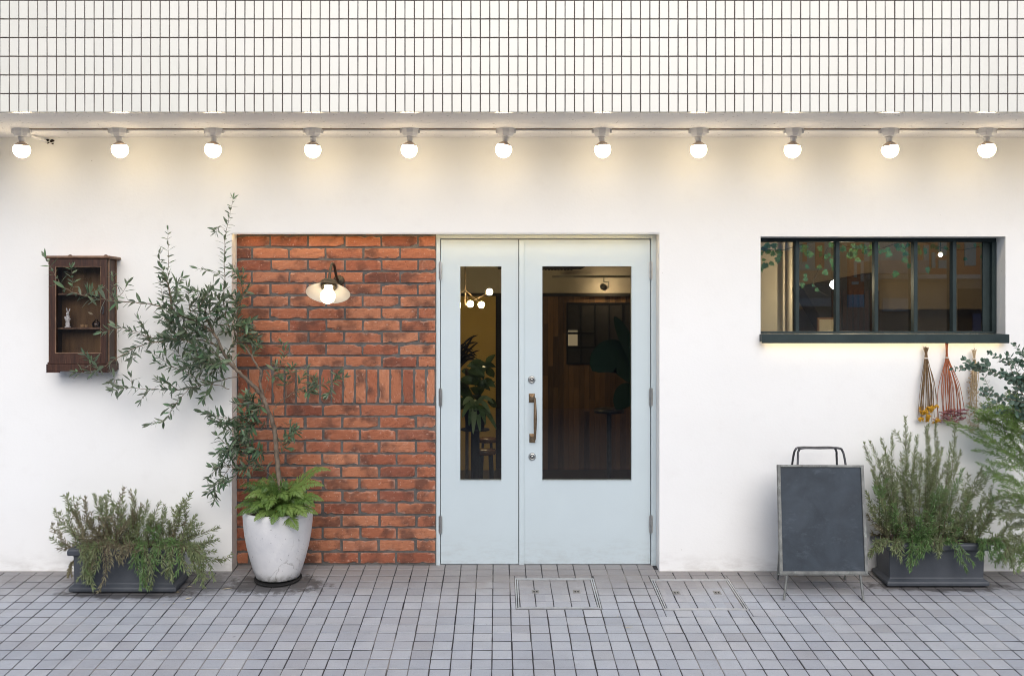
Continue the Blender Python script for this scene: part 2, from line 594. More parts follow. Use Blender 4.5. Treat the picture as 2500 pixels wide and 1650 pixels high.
M['woodedge'] = vary('worn wood edge', (0.09, 0.045, 0.026), (0.24, 0.135, 0.075), 9, 0.5, stretch=(2, 2, 2), bump=0.001)
M['cabback'] = vary('stained wood back', (0.06, 0.033, 0.014), (0.25, 0.135, 0.05), 5, 0.7, stretch=(3, 3, 0.6))
M['pot'] = mat('cracked white concrete', m_pot)
M['soil'] = vary('potting soil', (0.012, 0.009, 0.007), (0.04, 0.028, 0.02), 40, 1.0, bump=0.01)
M['planter'] = vary('slate grey plastic', (0.036, 0.043, 0.054), (0.062, 0.07, 0.082), 6, 0.5, bump=0.0008, bscale=140)
M['board'] = mat('chalkboard slate', m_board)
M['aged'] = mat('aged grey metal', m_aged)
M['darkmetal'] = vary('dark rubbed metal', (0.03, 0.032, 0.036), (0.12, 0.12, 0.13), 18, 0.4, 0.6)
M['whiteplastic'] = vary('white plastic', (0.74, 0.74, 0.745), (0.79, 0.79, 0.79), 8, 0.4)
M['bulbcap'] = vary('bulb housing', (0.42, 0.33, 0.27), (0.48, 0.38, 0.31), 8, 0.5)
M['bulb'] = emis('lit warm bulb', (1.0, 0.79, 0.50), 16.0)
M['lampbulb'] = emis('lit lamp bulb', (1.0, 0.81, 0.55), 4.5)
M['led'] = emis('lit strip', (1.0, 0.78, 0.45), 7.0)
M['lampmetal'] = vary('dark brass', (0.05, 0.042, 0.03), (0.11, 0.09, 0.06), 20, 0.45, 0.6)
M['enamel'] = vary('white enamel', (0.68, 0.65, 0.60), (0.75, 0.72, 0.67), 6, 0.25)
M['bark'] = vary('grey olive bark', (0.075, 0.055, 0.04), (0.22, 0.175, 0.13), 30, 0.9, bump=0.004, stretch=(1, 1, 0.5))
M['twig'] = vary('thin twig', (0.10, 0.07, 0.045), (0.24, 0.19, 0.13), 30, 0.85)
M['rosestem'] = vary('rosemary stem', (0.075, 0.05, 0.035), (0.17, 0.12, 0.085), 30, 0.9)
M['olive'] = leafmat('olive leaf', [(0.032, 0.046, 0.026), (0.095, 0.125, 0.070), (0.050, 0.095, 0.060), (0.155, 0.18, 0.115), (0.10, 0.20, 0.095)], (0.26, 0.28, 0.21), 0.34, 0.2)
M['rose'] = leafmat('rosemary needle', [(0.045, 0.075, 0.03), (0.13, 0.18, 0.07), (0.25, 0.30, 0.13), (0.09, 0.17, 0.05), (0.28, 0.29, 0.16)], (0.24, 0.26, 0.17), 0.6, 0.25, whole=0.5)
M['rosegreen'] = leafmat('fresh rosemary needle', [(0.06, 0.13, 0.035), (0.11, 0.22, 0.06), (0.17, 0.29, 0.10)], (0.22, 0.3, 0.15), 0.55, 0.3)
M['roseback'] = leafmat('dry rosemary needle', [(0.10, 0.085, 0.055), (0.19, 0.165, 0.095), (0.28, 0.25, 0.15), (0.14, 0.15, 0.08)], (0.2, 0.18, 0.12), 0.7, 0.15)
M['fern'] = leafmat('fern green', [(0.03, 0.075, 0.016), (0.09, 0.17, 0.034), (0.20, 0.29, 0.075)], (0.17, 0.22, 0.07), 0.5, 0.3, whole=0.85)
M['feather'] = leafmat('feathery needle', [(0.08, 0.15, 0.035), (0.16, 0.27, 0.06), (0.24, 0.38, 0.11)], (0.2, 0.26, 0.12), 0.55, 0.3)
M['euca'] = leafmat('eucalyptus leaf', [(0.03, 0.06, 0.04), (0.06, 0.12, 0.09), (0.10, 0.18, 0.15), (0.05, 0.10, 0.05), (0.13, 0.22, 0.16)], (0.16, 0.22, 0.18), 0.5, 0.2)
M['houseleaf'] = leafmat('house plant leaf', [(0.03, 0.055, 0.02), (0.07, 0.11, 0.035), (0.12, 0.17, 0.06)], (0.1, 0.13, 0.06), 0.4, 0.25)
M['ivy'] = leafmat('ivy leaf', [(0.03, 0.11, 0.06), (0.08, 0.26, 0.15), (0.06, 0.22, 0.22), (0.20, 0.38, 0.16)], (0.12, 0.2, 0.1), 0.4, 0.3)
M['dryleaf'] = leafmat('dry leaf', [(0.28, 0.2, 0.1), (0.45, 0.38, 0.24), (0.5, 0.46, 0.34)], (0.4, 0.34, 0.22), 0.7, 0.1)


# ================================================================== PAVEMENT
TX0, TY0, TP = -0.028, -0.562, 0.0998
pave = MB()
def strip(mb, x0, x1, ys, dz=0.0, mi=0):
    for a, b in zip(ys[:-1], ys[1:]):
        mb.add([(x0, a, gz(a) + dz), (x1, a, gz(a) + dz), (x1, b, gz(b) + dz), (x0, b, gz(b) + dz)], [(0, 1, 2, 3)], mi)
strip(pave, -30, 30, [-2.6, -1.5, -0.7, 0.3], -0.0030)
pavement = tag(pave.build('pavement', M['grout'], None, (0, 0, 0)), kind='structure')

def tile_shape(hw, hd, top=0.0, depth=0.012, ch=0.0028, jig=None):
    j = jig or (lambda: 0)
    mb = MB()
    o = [(-hw + j(), -hd + j()), (hw + j(), -hd + j()), (hw + j(), hd + j()), (-hw + j(), hd + j())]
    i = [(x - math.copysign(ch, x), y - math.copysign(ch, y)) for x, y in o]
    vs_ = [(x, y, -depth) for x, y in o] + [(x, y, top - ch * 0.8) for x, y in o] + [(x, y, top) for x, y in i]
    fs = [(0, 1, 5, 4), (1, 2, 6, 5), (2, 3, 7, 6), (3, 0, 4, 7), (4, 5, 9, 8), (5, 6, 10, 9), (6, 7, 11, 10), (7, 4, 8, 11), (8, 9, 10, 11)]
    return mb.add(vs_, fs)

rt = random.Random(3)
cl = lambda s_: max(-1.6 * s_, min(1.6 * s_, rt.gauss(0, s_)))
TILE_H = TP / 2 - 0.0030
TILE_D = TP / 2 - 0.0048
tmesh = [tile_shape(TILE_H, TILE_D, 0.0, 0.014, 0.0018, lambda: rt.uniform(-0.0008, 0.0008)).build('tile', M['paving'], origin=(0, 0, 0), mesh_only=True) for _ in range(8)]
tilt = math.atan(SLOPE)
COVERS = [(0.103, 0.576, -0.556, -0.112), (0.918, 1.386, -0.572, -0.128)]
cells = []
for iy in range(-21, 8):
    y0 = TY0 + iy * TP
    yc = y0 + TP / 2
    if yc > 0.13: continue
    for ix in range(-48, 49):
        xc = TX0 + ix * TP + TP / 2
        x0, x1, ya, yb = xc - TILE_H, xc + TILE_H, yc - TILE_D, yc + TILE_D
        if yb > 0.0 and not (-1.63 < xc < 0.99): 
            if ya > -0.004: continue
        yb = min(yb, 0.128)
        hit = False
        pieces = [(x0, x1, ya, yb)]
        for (cx0, cx1, cy0, cy1) in COVERS:
            nx = []
            for (a, b, c, d) in pieces:
                if b <= cx0 or a >= cx1 or d <= cy0 or c >= cy1: nx.append((a, b, c, d)); continue
                if a < cx0 - 0.012: nx.append((a, cx0 - 0.004, c, d)); 
                if b > cx1 + 0.012: nx.append((cx1 + 0.004, b, c, d))
                a2, b2 = max(a, cx0), min(b, cx1)
                if c < cy0 - 0.012: nx.append((a2, b2, c, cy0 - 0.004))
                if d > cy1 + 0.012: nx.append((a2, b2, cy1 + 0.004, d))
            pieces = nx
        whole = pieces == [(x0, x1, ya, yb)] and abs(yb - ya - 2 * TILE_D) < 1e-6
        k = D + yc
        px = CX + xc / k * F
        py = HY + (ZC - gz(yc)) / k * F
        cells.append((whole and -40 < px < 2540 and py < 1690, k, xc, yc, pieces))
front = sorted([c for c in cells if c[0]], key=lambda c: c[1])[:300]
fset = {(c[2], c[3]) for c in front}
rest = MB()
def place_tilt(x, y, dz=0.0):
    return Matrix.Translation((x + rt.gauss(0, 0.0007), y + rt.gauss(0, 0.0007) + 0.002 * math.sin(x * 1.9 + 3 * y), gz(y) + dz)) @ Matrix.Rotation(tilt + cl(0.005), 4, 'X') @ Matrix.Rotation(cl(0.005), 4, 'Y') @ Matrix.Rotation(rt.gauss(0, 0.008), 4, 'Z')
for (wh, k, xc, yc, pieces) in cells:
    dz = cl(0.0005)
    if (xc, yc) in fset:
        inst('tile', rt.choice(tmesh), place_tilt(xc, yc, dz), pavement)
    else:
        for (a, b, c, d) in pieces:
            if b - a < 0.012 or d - c < 0.012: continue
            Mx = place_tilt((a + b) / 2, (c + d) / 2, dz)
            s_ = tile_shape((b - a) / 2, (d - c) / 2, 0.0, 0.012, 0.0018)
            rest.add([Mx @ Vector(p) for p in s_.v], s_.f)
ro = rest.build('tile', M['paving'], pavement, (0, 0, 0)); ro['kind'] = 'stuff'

ROADZ = gz(-2.6) - 0.12
kb = MB()
for i in range(-20, 20):
    kb.box(i * 0.6 + 0.004, i * 0.6 + 0.596, -2.76, -2.604, ROADZ - 0.1, gz(-2.6) + 0.004)
tag(kb.build('kerb', vary('kerb concrete', (0.24, 0.24, 0.23), (0.34, 0.33, 0.32), 9, 0.9), None), kind='structure')
rd = MB().add([(-40, -60, ROADZ), (40, -60, ROADZ), (40, -2.7, ROADZ), (-40, -2.7, ROADZ)], [(0, 1, 2, 3)])
tag(rd.build('road', vary('asphalt', (0.15, 0.152, 0.16), (0.21, 0.212, 0.22), 20, 0.9, bump=0.003), None, (0, 0, ROADZ)), kind='structure')
gd = MB().add([(-150, -150, ROADZ - 0.02), (150, -150, ROADZ - 0.02), (150, 150, ROADZ - 0.02), (-150, 150, ROADZ - 0.02)], [(0, 1, 2, 3)])
tag(gd.build('ground', vary('far ground', (0.12, 0.12, 0.115), (0.18, 0.175, 0.165), 0.5, 0.95), None, (0, 0, ROADZ - 0.02)), kind='structure')

# ================================================================== SHOP BUILDING
shop = empty('shop_building', (0, 0, 0), 'white plastered shop front with a brick panel, pale double door and cream tiled upper wall', 'building')
OX0, OX1, OZ = -1.631, 0.9925, 2.077          # brick and door recess
WX0, WX1, WZ0, WZ1 = 1.613, 3.116, 1.455, 2.054   # window opening
SOF = 2.660
TW = 0.24
wl = MB()
wl.box(-9, OX0, 0, TW, -0.4, SOF)
wl.box(OX0, OX1, 0, TW, OZ, SOF)
wl.box(OX1, WX0, 0, TW, -0.4, SOF)
wl.box(WX0, WX1, 0, TW, -0.4, WZ0)
wl.box(WX0, WX1, 0, TW, WZ1, SOF)
wl.box(WX1, 9, 0, TW, -0.4, SOF)
# merge so that no seams show: build as grid instead
wl = MB()
xs = [-9, OX0, OX1, WX0, WX1, 9]
zs = [-0.4, WZ0, WZ1, OZ, SOF]
def solid(i, j):
    xm, zm = (xs[i] + xs[i + 1]) / 2, (zs[j] + zs[j + 1]) / 2
    if OX0 < xm < OX1 and zm < OZ: return False
    if WX0 < xm < WX1 and WZ0 < zm < WZ1: return False
    return True
for i in range(5):
    for j in range(4):
        if not solid(i, j): continue
        a, b, c, d = xs[i], xs[i + 1], zs[j], zs[j + 1]
        wl.add([(a, 0, c), (b, 0, c), (b, 0, d), (a, 0, d)], [(0, 1, 2, 3)])
        wl.add([(a, TW, c), (b, TW, c), (b, TW, d), (a, TW, d)], [(3, 2, 1, 0)])
for (a, b, c, d) in ((OX0, OX1, -0.4, OZ), (WX0, WX1, WZ0, WZ1)):
    wl.add([(a, 0, c), (a, TW, c), (a, TW, d), (a, 0, d)], [(3, 2, 1, 0)])
    wl.add([(b, 0, c), (b, TW, c), (b, TW, d), (b, 0, d)], [(0, 1, 2, 3)])
    wl.add([(a, 0, d), (b, 0, d), (b, TW, d), (a, TW, d)], [(0, 1, 2, 3)])
    if c > 0: wl.add([(a, 0, c), (b, 0, c), (b, TW, c), (a, TW, c)], [(3, 2, 1, 0)])
wl.build('wall', M['plaster'], shop, (0, 0, 0))
sk = MB()
cement = vary('cement render', (0.32, 0.31, 0.29), (0.46, 0.44, 0.41), 12, 0.9, bump=0.002)
for a, b in ((-9, OX0), (OX1, 9)): sk.box(a, b, -0.004, 0.003, -0.06, 0.004)
sk.build('skirting', cement, shop)

OV = -0.75                                    # front of the overhanging upper wall
sf = MB().box(-9, 9, OV + 0.034, 0.26, SOF, SOF + 0.12)
sf.build('soffit', M['soffit'], shop, (0, 0, SOF))
uw = MB().box(-9, 9, OV + 0.006, 4.9, SOF + 0.003, 7.0)
upper = uw.build('upper_wall', M['tilegrout'], shop, (0, 0, SOF))
FP, FX0, FZ0, FR = 0.05020, -2.6025, 2.6555, 0.0995
def wall_tile(hw, h, depth, tip=0.0016):
    # front face towards -Y, z from 0 to h
    mb = MB()
    j = lambda: rt.uniform(-0.0004, 0.0004)
    o = [(-hw + j(), j()), (hw + j(), j()), (hw + j(), h + j()), (-hw + j(), h + j())]
    cxy = ((0, h / 2))
    i = [(x + math.copysign(tip, -x), z + (tip if z < h / 2 else -tip)) for x, z in o]
    vs_ = [(x, depth, z) for x, z in o] + [(x, tip * 0.8, z) for x, z in o] + [(x, 0, z) for x, z in i]
    fs = [(0, 1, 5, 4), (1, 2, 6, 5), (2, 3, 7, 6), (3, 0, 4, 7), (4, 5, 9, 8), (5, 6, 10, 9), (6, 7, 11, 10), (7, 4, 8, 11), (8, 9, 10, 11)]
    return mb.add(vs_, fs)
fh, fw = FR - 0.0060, FP / 2 - 0.0025
ft = [wall_tile(fw, fh, 0.012).build('tile', M['walltile'], origin=(0, 0, 0), mesh_only=True) for _ in range(5)]
fb = [wall_tile(fw, fh, 0.033).build('tile', M['walltile'], origin=(0, 0, 0), mesh_only=True) for _ in range(5)]
frest = MB()
cnt = 0
for r in range(0, 22):
    for c in range(-36, 141):
        x = FX0 + (c + 0.5) * FP
        z = FZ0 + r * FR
        y = OV + rt.gauss(0, 0.00025)
        Mx = Matrix.Translation((x + rt.gauss(0, 0.0002), y, z)) @ Matrix.Rotation(rt.gauss(0, 0.003), 4, 'X') @ Matrix.Rotation(rt.gauss(0, 0.004), 4, 'Z') @ Matrix.Rotation(rt.gauss(0, 0.0016), 4, 'Y')
        me = (fb if r == 0 else ft)[rt.randrange(5)]
        if r < 3 and 3 <= c < 103:
            inst('tile', me, Mx, upper); cnt += 1
        else:
            frest.add([Mx @ v.co for v in me.vertices], [tuple(p.vertices) for p in me.polygons])
fo = frest.build('tile', M['walltile'], upper, (0, 0, SOF)); fo['kind'] = 'stuff'

# ---- brick panel
BY = 0.100
BX1 = -0.385
bp = MB().box(OX0, BX1, BY + 0.009, TW + 0.002, -0.05, OZ)
panel = bp.build('brick_panel', M['mortar'], shop, (OX0, BY, 0))
def brick_mesh(L, H, rr):
    """front face towards -Y with chipped arrises; origin at the centre"""
    mb = MB()
    nx, nz = 9, 4
    T = 0.02
    ring_o, grid = [], {}
    ch = 0.0035
    def edge(u, v):
        x = (u - 0.5) * L; z = (v - 0.5) * H
        return x, z
    vs_, idx = [], {}
    chips = [(rr.choice((0, nx)), rr.choice((0, nz)), rr.uniform(0.004, 0.013)) for _ in range(rr.choice((0, 0, 1, 1, 2)))]
    for i in range(nx + 1):
        for j in range(nz + 1):
            x, z = edge(i / nx, j / nz)
            bx, bz = (i in (0, nx)), (j in (0, nz))
            y = rr.gauss(0, 0.0007)
            if bx: x -= math.copysign(0.0022 + abs(rr.gauss(0, 0.0010)), x); y += 0.0012
            if bz:
                z -= math.copysign(0.0020 + abs(rr.gauss(0, 0.0013)), z); y += 0.0012
                if z < 0 and rr.random() < 0.16: z += rr.uniform(0.002, 0.007); y += 0.002
            for (ci, cj, cr) in chips:
                if abs(ci - i) <= 1 and cj == j and (ci == i or rr.random() < 0.6):
                    x -= math.copysign(cr * 0.8, x) if bx else 0; z -= math.copysign(cr * 0.55, z); y += 0.004
            idx[i, j] = len(vs_); vs_.append((x, y, z))
    fs = [(idx[i, j], idx[i + 1, j], idx[i + 1, j + 1], idx[i, j + 1]) for i in range(nx) for j in range(nz)]
    border = [(i, 0) for i in range(nx)] + [(nx, j) for j in range(nz)] + [(i, nz) for i in range(nx, 0, -1)] + [(0, j) for j in range(nz, 0, -1)]
    n0 = len(vs_)
    for (i, j) in border:
        x, y, z = vs_[idx[i, j]]
        x2 = x + math.copysign(0.0014, x) if i in (0, nx) else x
        z2 = z + math.copysign(0.0014, z) if j in (0, nz) else z
        vs_.append((x2, y + 0.0028, z2))
    for k in range(len(border)): vs_.append((vs_[n0 + k][0], T, vs_[n0 + k][2]))
    nb = len(border)
    for k in range(nb):
        k2 = (k + 1) % nb
        a, b = idx[border[k]], idx[border[k2]]
        fs.append((a, n0 + k, n0 + k2, b))
        fs.append((n0 + k, n0 + nb + k, n0 + nb + k2, n0 + k2))
    mb.add(vs_, fs)
    return mb.build('brick', M['brick'], origin=(0, 0, 0), mesh_only=True)
rb = random.Random(21)
SB = (D + BY) / F
JX = 0.0095
cache = {}
def get_brick(L, H):
    key = (round(L, 2), round(H, 3))
    if key not in cache: cache[key] = [brick_mesh(L, H, rb) for _ in range(10 if L > 0.2 else 3)]
    return rb.choice(cache[key])
def course(py0, py1, joints):
    z0, z1 = ZC + (HY - py1) * SB, ZC + (HY - py0) * SB
    edges = [OX0] + [(j - CX) * SB for j in joints] + [BX1]
    for a, b in zip(edges[:-1], edges[1:]):
        a2 = a + (JX / 2 if a != OX0 else 0.001); b2 = b - (JX / 2 if b != BX1 else 0.003)
        L = b2 - a2
        if L < 0.015: continue
        me = get_brick(L, z1 - z0)
        wob = rb.gauss(0, 0.0008)
        Mx = Matrix.Translation(((a2 + b2) / 2, BY + rb.uniform(-0.002, 0.003), (z0 + z1) / 2 + wob)) @ Matrix.Rotation(rb.gauss(0, 0.004), 4, 'Y') @ Matrix.Rotation(rb.gauss(0, 0.008), 4, 'X')
        if rb.random() < 0.4 : Mx = Mx @ Matrix.Rotation(math.pi, 4, 'Y')
        inst('brick', me, Mx, panel)
for r in range(11):
    p0 = 576.0 + 29.4 * r
    base = 660.8 if r % 2 == 0 else 615.8
    course(p0, p0 + 25.6, [base + 90.0 * k + rb.uniform(-2, 2) for k in range(-1, 6) if 585 < base + 90 * k < 1050])
course(570.6, 573.2, [625, 712, 800, 890, 980])
for r in range(13):
    p0 = 988.2 + 30.05 * r
    base = 697.0 if r % 2 == 0 else 653.5
    course(p0, p0 + 26.2, [base + 90.4 * k + rb.uniform(-2, 2) for k in range(-1, 6) if 585 < base + 90.4 * k < 1050])
z0, z1 = ZC + (HY - 984.5) * SB, ZC + (HY - 901.5) * SB
px = 577.6
while px < 1062:
    wpx = min(28.9 + rb.uniform(-0.8, 0.8), 1063.2 - px)
    a, b = (px - CX) * SB + 0.0045, (px + wpx - CX) * SB - 0.0045
    if b - a > 0.012:
        me = get_brick(z1 - z0, round(b - a, 3))
        Mx = Matrix.Translation(((a + b) / 2, BY + rb.uniform(-0.002, 0.003), (z0 + z1) / 2)) @ Matrix.Rotation(math.pi / 2 + rb.gauss(0, 0.006), 4, 'Y')
        inst('brick', me, Mx, panel)
    px += wpx

lm_ = MB().box(OX0 + 0.001, OX1 - 0.001, 0.003, 0.009, OZ - 0.007, OZ - 0.0005)
lm_.build('lintel_lip', M['plaster'], shop)
MB().box(OX0 + 0.02, OX1 - 0.06, 0.012, 0.020, OZ - 0.005, OZ - 0.0008).build('light_strip', emis('lit recess strip', (1.0, 0.70, 0.33), 15.0), shop)

# ---- double door
FYD = 0.112
SD = (D + FYD) / F
dx = lambda px: (px - CX) * SD
dz = lambda py: ZC + (HY - py) * SD
FZB = gz(FYD) - 0.004
ZB = dz(1377.0)
df = MB()
xl, xl2, xr2, xr, zt, zt2 = dx(1065.0), dx(1074.6), dx(1590.0), OX1 - 0.0005, dz(572.8), dz(582.8)
df.box(xl, xl2, FYD, FYD + 0.11, FZB, zt)
df.box(xr2, xr, FYD, FYD + 0.11, FZB, zt)
df.box(xl2, xr2, FYD, FYD + 0.11, zt2, zt)
df.box(xl2, xr2, FYD + 0.022, FYD + 0.11, FZB, FZB + 0.006)
dframe = df.build('door_frame', M['door'], shop, None, bevel=0.002)
dg = MB()
dg.box(xl2, xr2, FYD + 0.055, FYD + 0.075, FZB + 0.006, zt2)     # rubber stop behind the leaves, seen as the black gaps
# cut out the glass areas
dg = MB()
GZ0, GZ1 = dz(1172.3), dz(650.0)
LG0, LG1 = dx(1123.4), dx(1224.2)
RG0, RG1 = dx(1324.2), dx(1542.2)
ya, yb = FYD + 0.056, FYD + 0.07
dg.box(xl2, xl2 + 0.02, ya, yb, FZB + 0.006, zt2); dg.box(xr2 - 0.02, xr2, ya, yb, FZB + 0.006, zt2)
dg.box(xl2 + 0.02, xr2 - 0.02, ya, yb, zt2 - 0.02, zt2); dg.box(xl2 + 0.02, xr2 - 0.02, ya, yb, FZB + 0.006, FZB + 0.03)
mx0 = dx(1266)
dg.box(mx0 - 0.02, mx0 + 0.02, ya, yb, FZB + 0.03, zt2 - 0.02)
dg.build('door_seal', M['gap'], shop)
def leaf_panel(x0, x1, z0, z1, g0, g1, h0, h1):
    mb = MB()
    y0, y1 = FYD + 0.010, FYD + 0.048
    xs_, zs_ = [x0, g0, g1, x1], [z0, h0, h1, z1]
    for i in range(3):
        for j in range(3):
            if i == 1 and j == 1: continue
            a, b, c, d = xs_[i], xs_[i + 1], zs_[j], zs_[j + 1]
            mb.add([(a, y0, c), (b, y0, c), (b, y0, d), (a, y0, d)], [(0, 1, 2, 3)])
            mb.add([(a, y1, c), (b, y1, c), (b, y1, d), (a, y1, d)], [(3, 2, 1, 0)])
    for (a, b, c, d, s_) in ((x0, x1, z0, z1, 1), (g0, g1, h0, h1, -1)):
        q = [(a, c), (b, c), (b, d), (a, d)]
        for k in range(4):
            (p, q1), (r_, s1) = q[k], q[(k + 1) % 4]
            f = [(p, y0, q1), (r_, y0, s1), (r_, y1, s1), (p, y1, q1)]
            mb.add(f, [(3, 2, 1, 0) if s_ > 0 else (0, 1, 2, 3)])
    return mb
def add_leaf(x0, x1, g0, g1):
    lf = leaf_panel(x0, x1, ZB, zt2 - 0.006, g0, g1, GZ0, GZ1).build('door', M['door'], shop)
    # glazing bead proud of the leaf
    bd = MB(); y0, y1 = FYD + 0.0085, FYD + 0.02; t_ = 0.0045
    bd.box(g0 - t_, g1 + t_, y0, y1, GZ1, GZ1 + t_); bd.box(g0 - t_, g1 + t_, y0 - 0.002, y1, GZ0 - 0.007, GZ0)
    bd.box(g0 - t_, g0, y0, y1, GZ0, GZ1); bd.box(g1, g1 + t_, y0, y1, GZ0, GZ1)
    bd.build('glazing_bead', M['door'], lf)
    MB().box(g0 + 0.001, g1 - 0.001, FYD + 0.027, FYD + 0.033, GZ0 + 0.001, GZ1 - 0.001).build('pane', M['glass'], lf)
    return lf
left_leaf = add_leaf(dx(1076.0), dx(1265.6), LG0, LG1)
right_leaf = add_leaf(dx(1267.6), dx(1588.2), RG0, RG1)
ag = MB().box(dx(1267.4), dx(1279.8), FYD + 0.001, FYD + 0.0098, ZB - 0.004, zt2 - 0.012)
ag.build('cover_strip', M['door'], right_leaf, bevel=0.002)
def hinge(pxx, pyy, par):
    c = Vector((dx(pxx), FYD - 0.003, dz(pyy)))
    mb = MB()
    h = 0.054
    for k in range(5):
        a, b = -h + k * 2 * h / 5 + 0.0008, -h + (k + 1) * 2 * h / 5 - 0.0008
        mb.tube([c + Vector((0, 0, a)), c + Vector((0, 0, b))], 0.0068, 10)
    mb.tube([c + Vector((0, 0, h)), c + Vector((0, 0, h + 0.004))], 0.005, 8)
    mb.tube([c + Vector((0, 0, -h - 0.004)), c + Vector((0, 0, -h))], 0.005, 8)
    mb.box(c.x - 0.011, c.x + 0.011, FYD - 0.0025, FYD + 0.003, c.z - h + 0.002, c.z + h - 0.002)
    return mb.build('hinge', M['steel'], par)
for pyy in (661, 969.6, 1280): hinge(1075.2, pyy, left_leaf)
for pyy in (660, 969, 1279): hinge(1589.4, pyy, right_leaf)
RXY = Matrix.Rotation(rad(90), 4, 'X')
def lock(pxx, pyy):
    c = Matrix.Translation((dx(pxx), FYD + 0.010, dz(pyy))) @ RXY
    mb = MB()
    mb.lathe([(0.0, 0.0), (0.0235, 0.0), (0.0235, 0.004), (0.021, 0.010), (0.016, 0.0135), (0.0125, 0.014), (0.0125, 0.012), (0.0, 0.012)], 28, c)
    mb.lathe([(0.0, 0.0121), (0.0095, 0.0121), (0.0090, 0.0165), (0.0, 0.0168)], 20, c)
    mb.box(dx(pxx) - 0.0012, dx(pxx) + 0.0012, FYD - 0.0075, FYD - 0.006, dz(pyy) - 0.005, dz(pyy) + 0.003, 1)
    return mb.build('lock', [M['steel'], M['gap']], right_leaf)
lock(1298.2, 927); lock(1299.4, 1114.6)
hd = MB()
def rose_plate(pxx, pyy):
    c = Vector((dx(pxx), FYD + 0.010, dz(pyy)))
    hw, hh = 0.0185, 0.0275
    o = [(-hw, -hh), (hw, -hh), (hw, hh), (-hw, hh)]
    vs_ = [c + Vector((x, 0, z)) for x, z in o] + [c + Vector((x, -0.005, z)) for x, z in o] + [c + Vector((x * 0.42, -0.020, z * 0.36)) for x, z in o]
    fs = [(0, 1, 5, 4), (1, 2, 6, 5), (2, 3, 7, 6), (3, 0, 4, 7), (4, 5, 9, 8), (5, 6, 10, 9), (6, 7, 11, 10), (7, 4, 8, 11), (8, 9, 10, 11)]
    hd.add(vs_, fs)
    for sx in (-1, 1):
        for sz in (-1, 1):
            cc = c + Vector((sx * 0.0125, -0.0075, sz * 0.0205))
            hd.ball(cc, 0.003, 8, 1)
    return c
c1, c2 = rose_plate(1298.6, 971.6), rose_plate(1299.6, 1069.6)
g = []
rr_ = []
for i in range(13):
    u = i / 12
    z = c1.z + (c2.z - c1.z) * u
    bulge = math.sin(math.pi * u)
    g.append(Vector((c1.x + 0.017 + 0.002 * bulge, c1.y - 0.050 - 0.008 * bulge, z)))
    rr_.append(0.0062 + 0.0042 * bulge)
hd.tube(g, rr_, 12)
hd.tube([c1 + Vector((0, -0.018, 0)), c1 + Vector((0.008, -0.038, 0)), g[0] + Vector((0, 0, 0.003))], [0.0085, 0.0075, 0.0066], 10)
hd.tube([c2 + Vector((0, -0.018, 0)), c2 + Vector((0.008, -0.038, 0)), g[-1] + Vector((0, 0, -0.003))], [0.0085, 0.0075, 0.0066], 10)
hd.build('handle', [M['bronze'], M['gap']], right_leaf)

# ---- strip window
FYW = 0.100
SW = (D + FYW) / F
wx = lambda px: (px - CX) * SW
wz = lambda py: ZC + (HY - py) * SW
wf = MB()
zi0, zi1 = wz(809.0), wz(590.0)
y0, y1 = FYW, FYW + 0.046
wf.box(WX0 + 0.001, WX1 - 0.001, y0, y1, WZ0 + 0.003, zi0)
wf.box(WX0 + 0.001, WX1 - 0.001, y0 + 0.004, y1, zi1, WZ1 - 0.001)
wf.box(WX0 + 0.001, WX0 + 0.03, y0 + 0.002, y1, zi0, zi1)
wf.box(wx(2406), WX1 - 0.001, y0 + 0.030, y1, zi0, zi1)
wf.box(WX1 - 0.028, WX1 - 0.001, y0, y0 + 0.030, zi0, zi1)
win = wf.build('window', M['frame'], shop, (WX0, FYW, WZ0), bevel=0.0015)
mx_ = [1947.0, 2045.5, 2140.0, 2236.0, 2331.0]
for m_ in mx_:
    MB().box(wx(m_) - 0.0118, wx(m_) + 0.0118, y0 + 0.001, y1 - 0.001, zi0, zi1).build('mullion', M['frame'], win, bevel=0.0015)
ed = [WX0 + 0.03] + [wx(m_) for m_ in mx_] + [wx(2406)]
for k in range(6):
    MB().box(ed[k] + 0.010 if k else ed[k], ed[k + 1] - 0.010 if k < 5 else ed[k + 1], FYW + 0.040, FYW + 0.045, zi0, zi1).build('pane', M['winglass'], win)
sl = MB()
sy0 = -0.052
ks = (D + sy0) / F
szt, szb = ZC + (HY - 816.2) * ks, ZC + (HY - 837.4) * ks
sl.box((1860 - CX) * ks, (2464.5 - CX) * ks, sy0, 0.0, szb + 0.007, szt)
sl.box((1860 - CX) * ks, (2464.5 - CX) * ks, sy0, sy0 + 0.006, szb - 0.001, szb + 0.007)
sl.box(WX0 + 0.001, WX1 - 0.001, 0.0, FYW - 0.001, WZ0 + 0.001, szt - 0.001)
sl.build('sill', M['frame'], win, bevel=0.003)
ls = MB().box((1869 - CX) * ks, (2455 - CX) * ks, sy0 + 0.018, sy0 + 0.030, szb + 0.0015, szb + 0.0068)
ls.build('light_strip', M['led'], win)

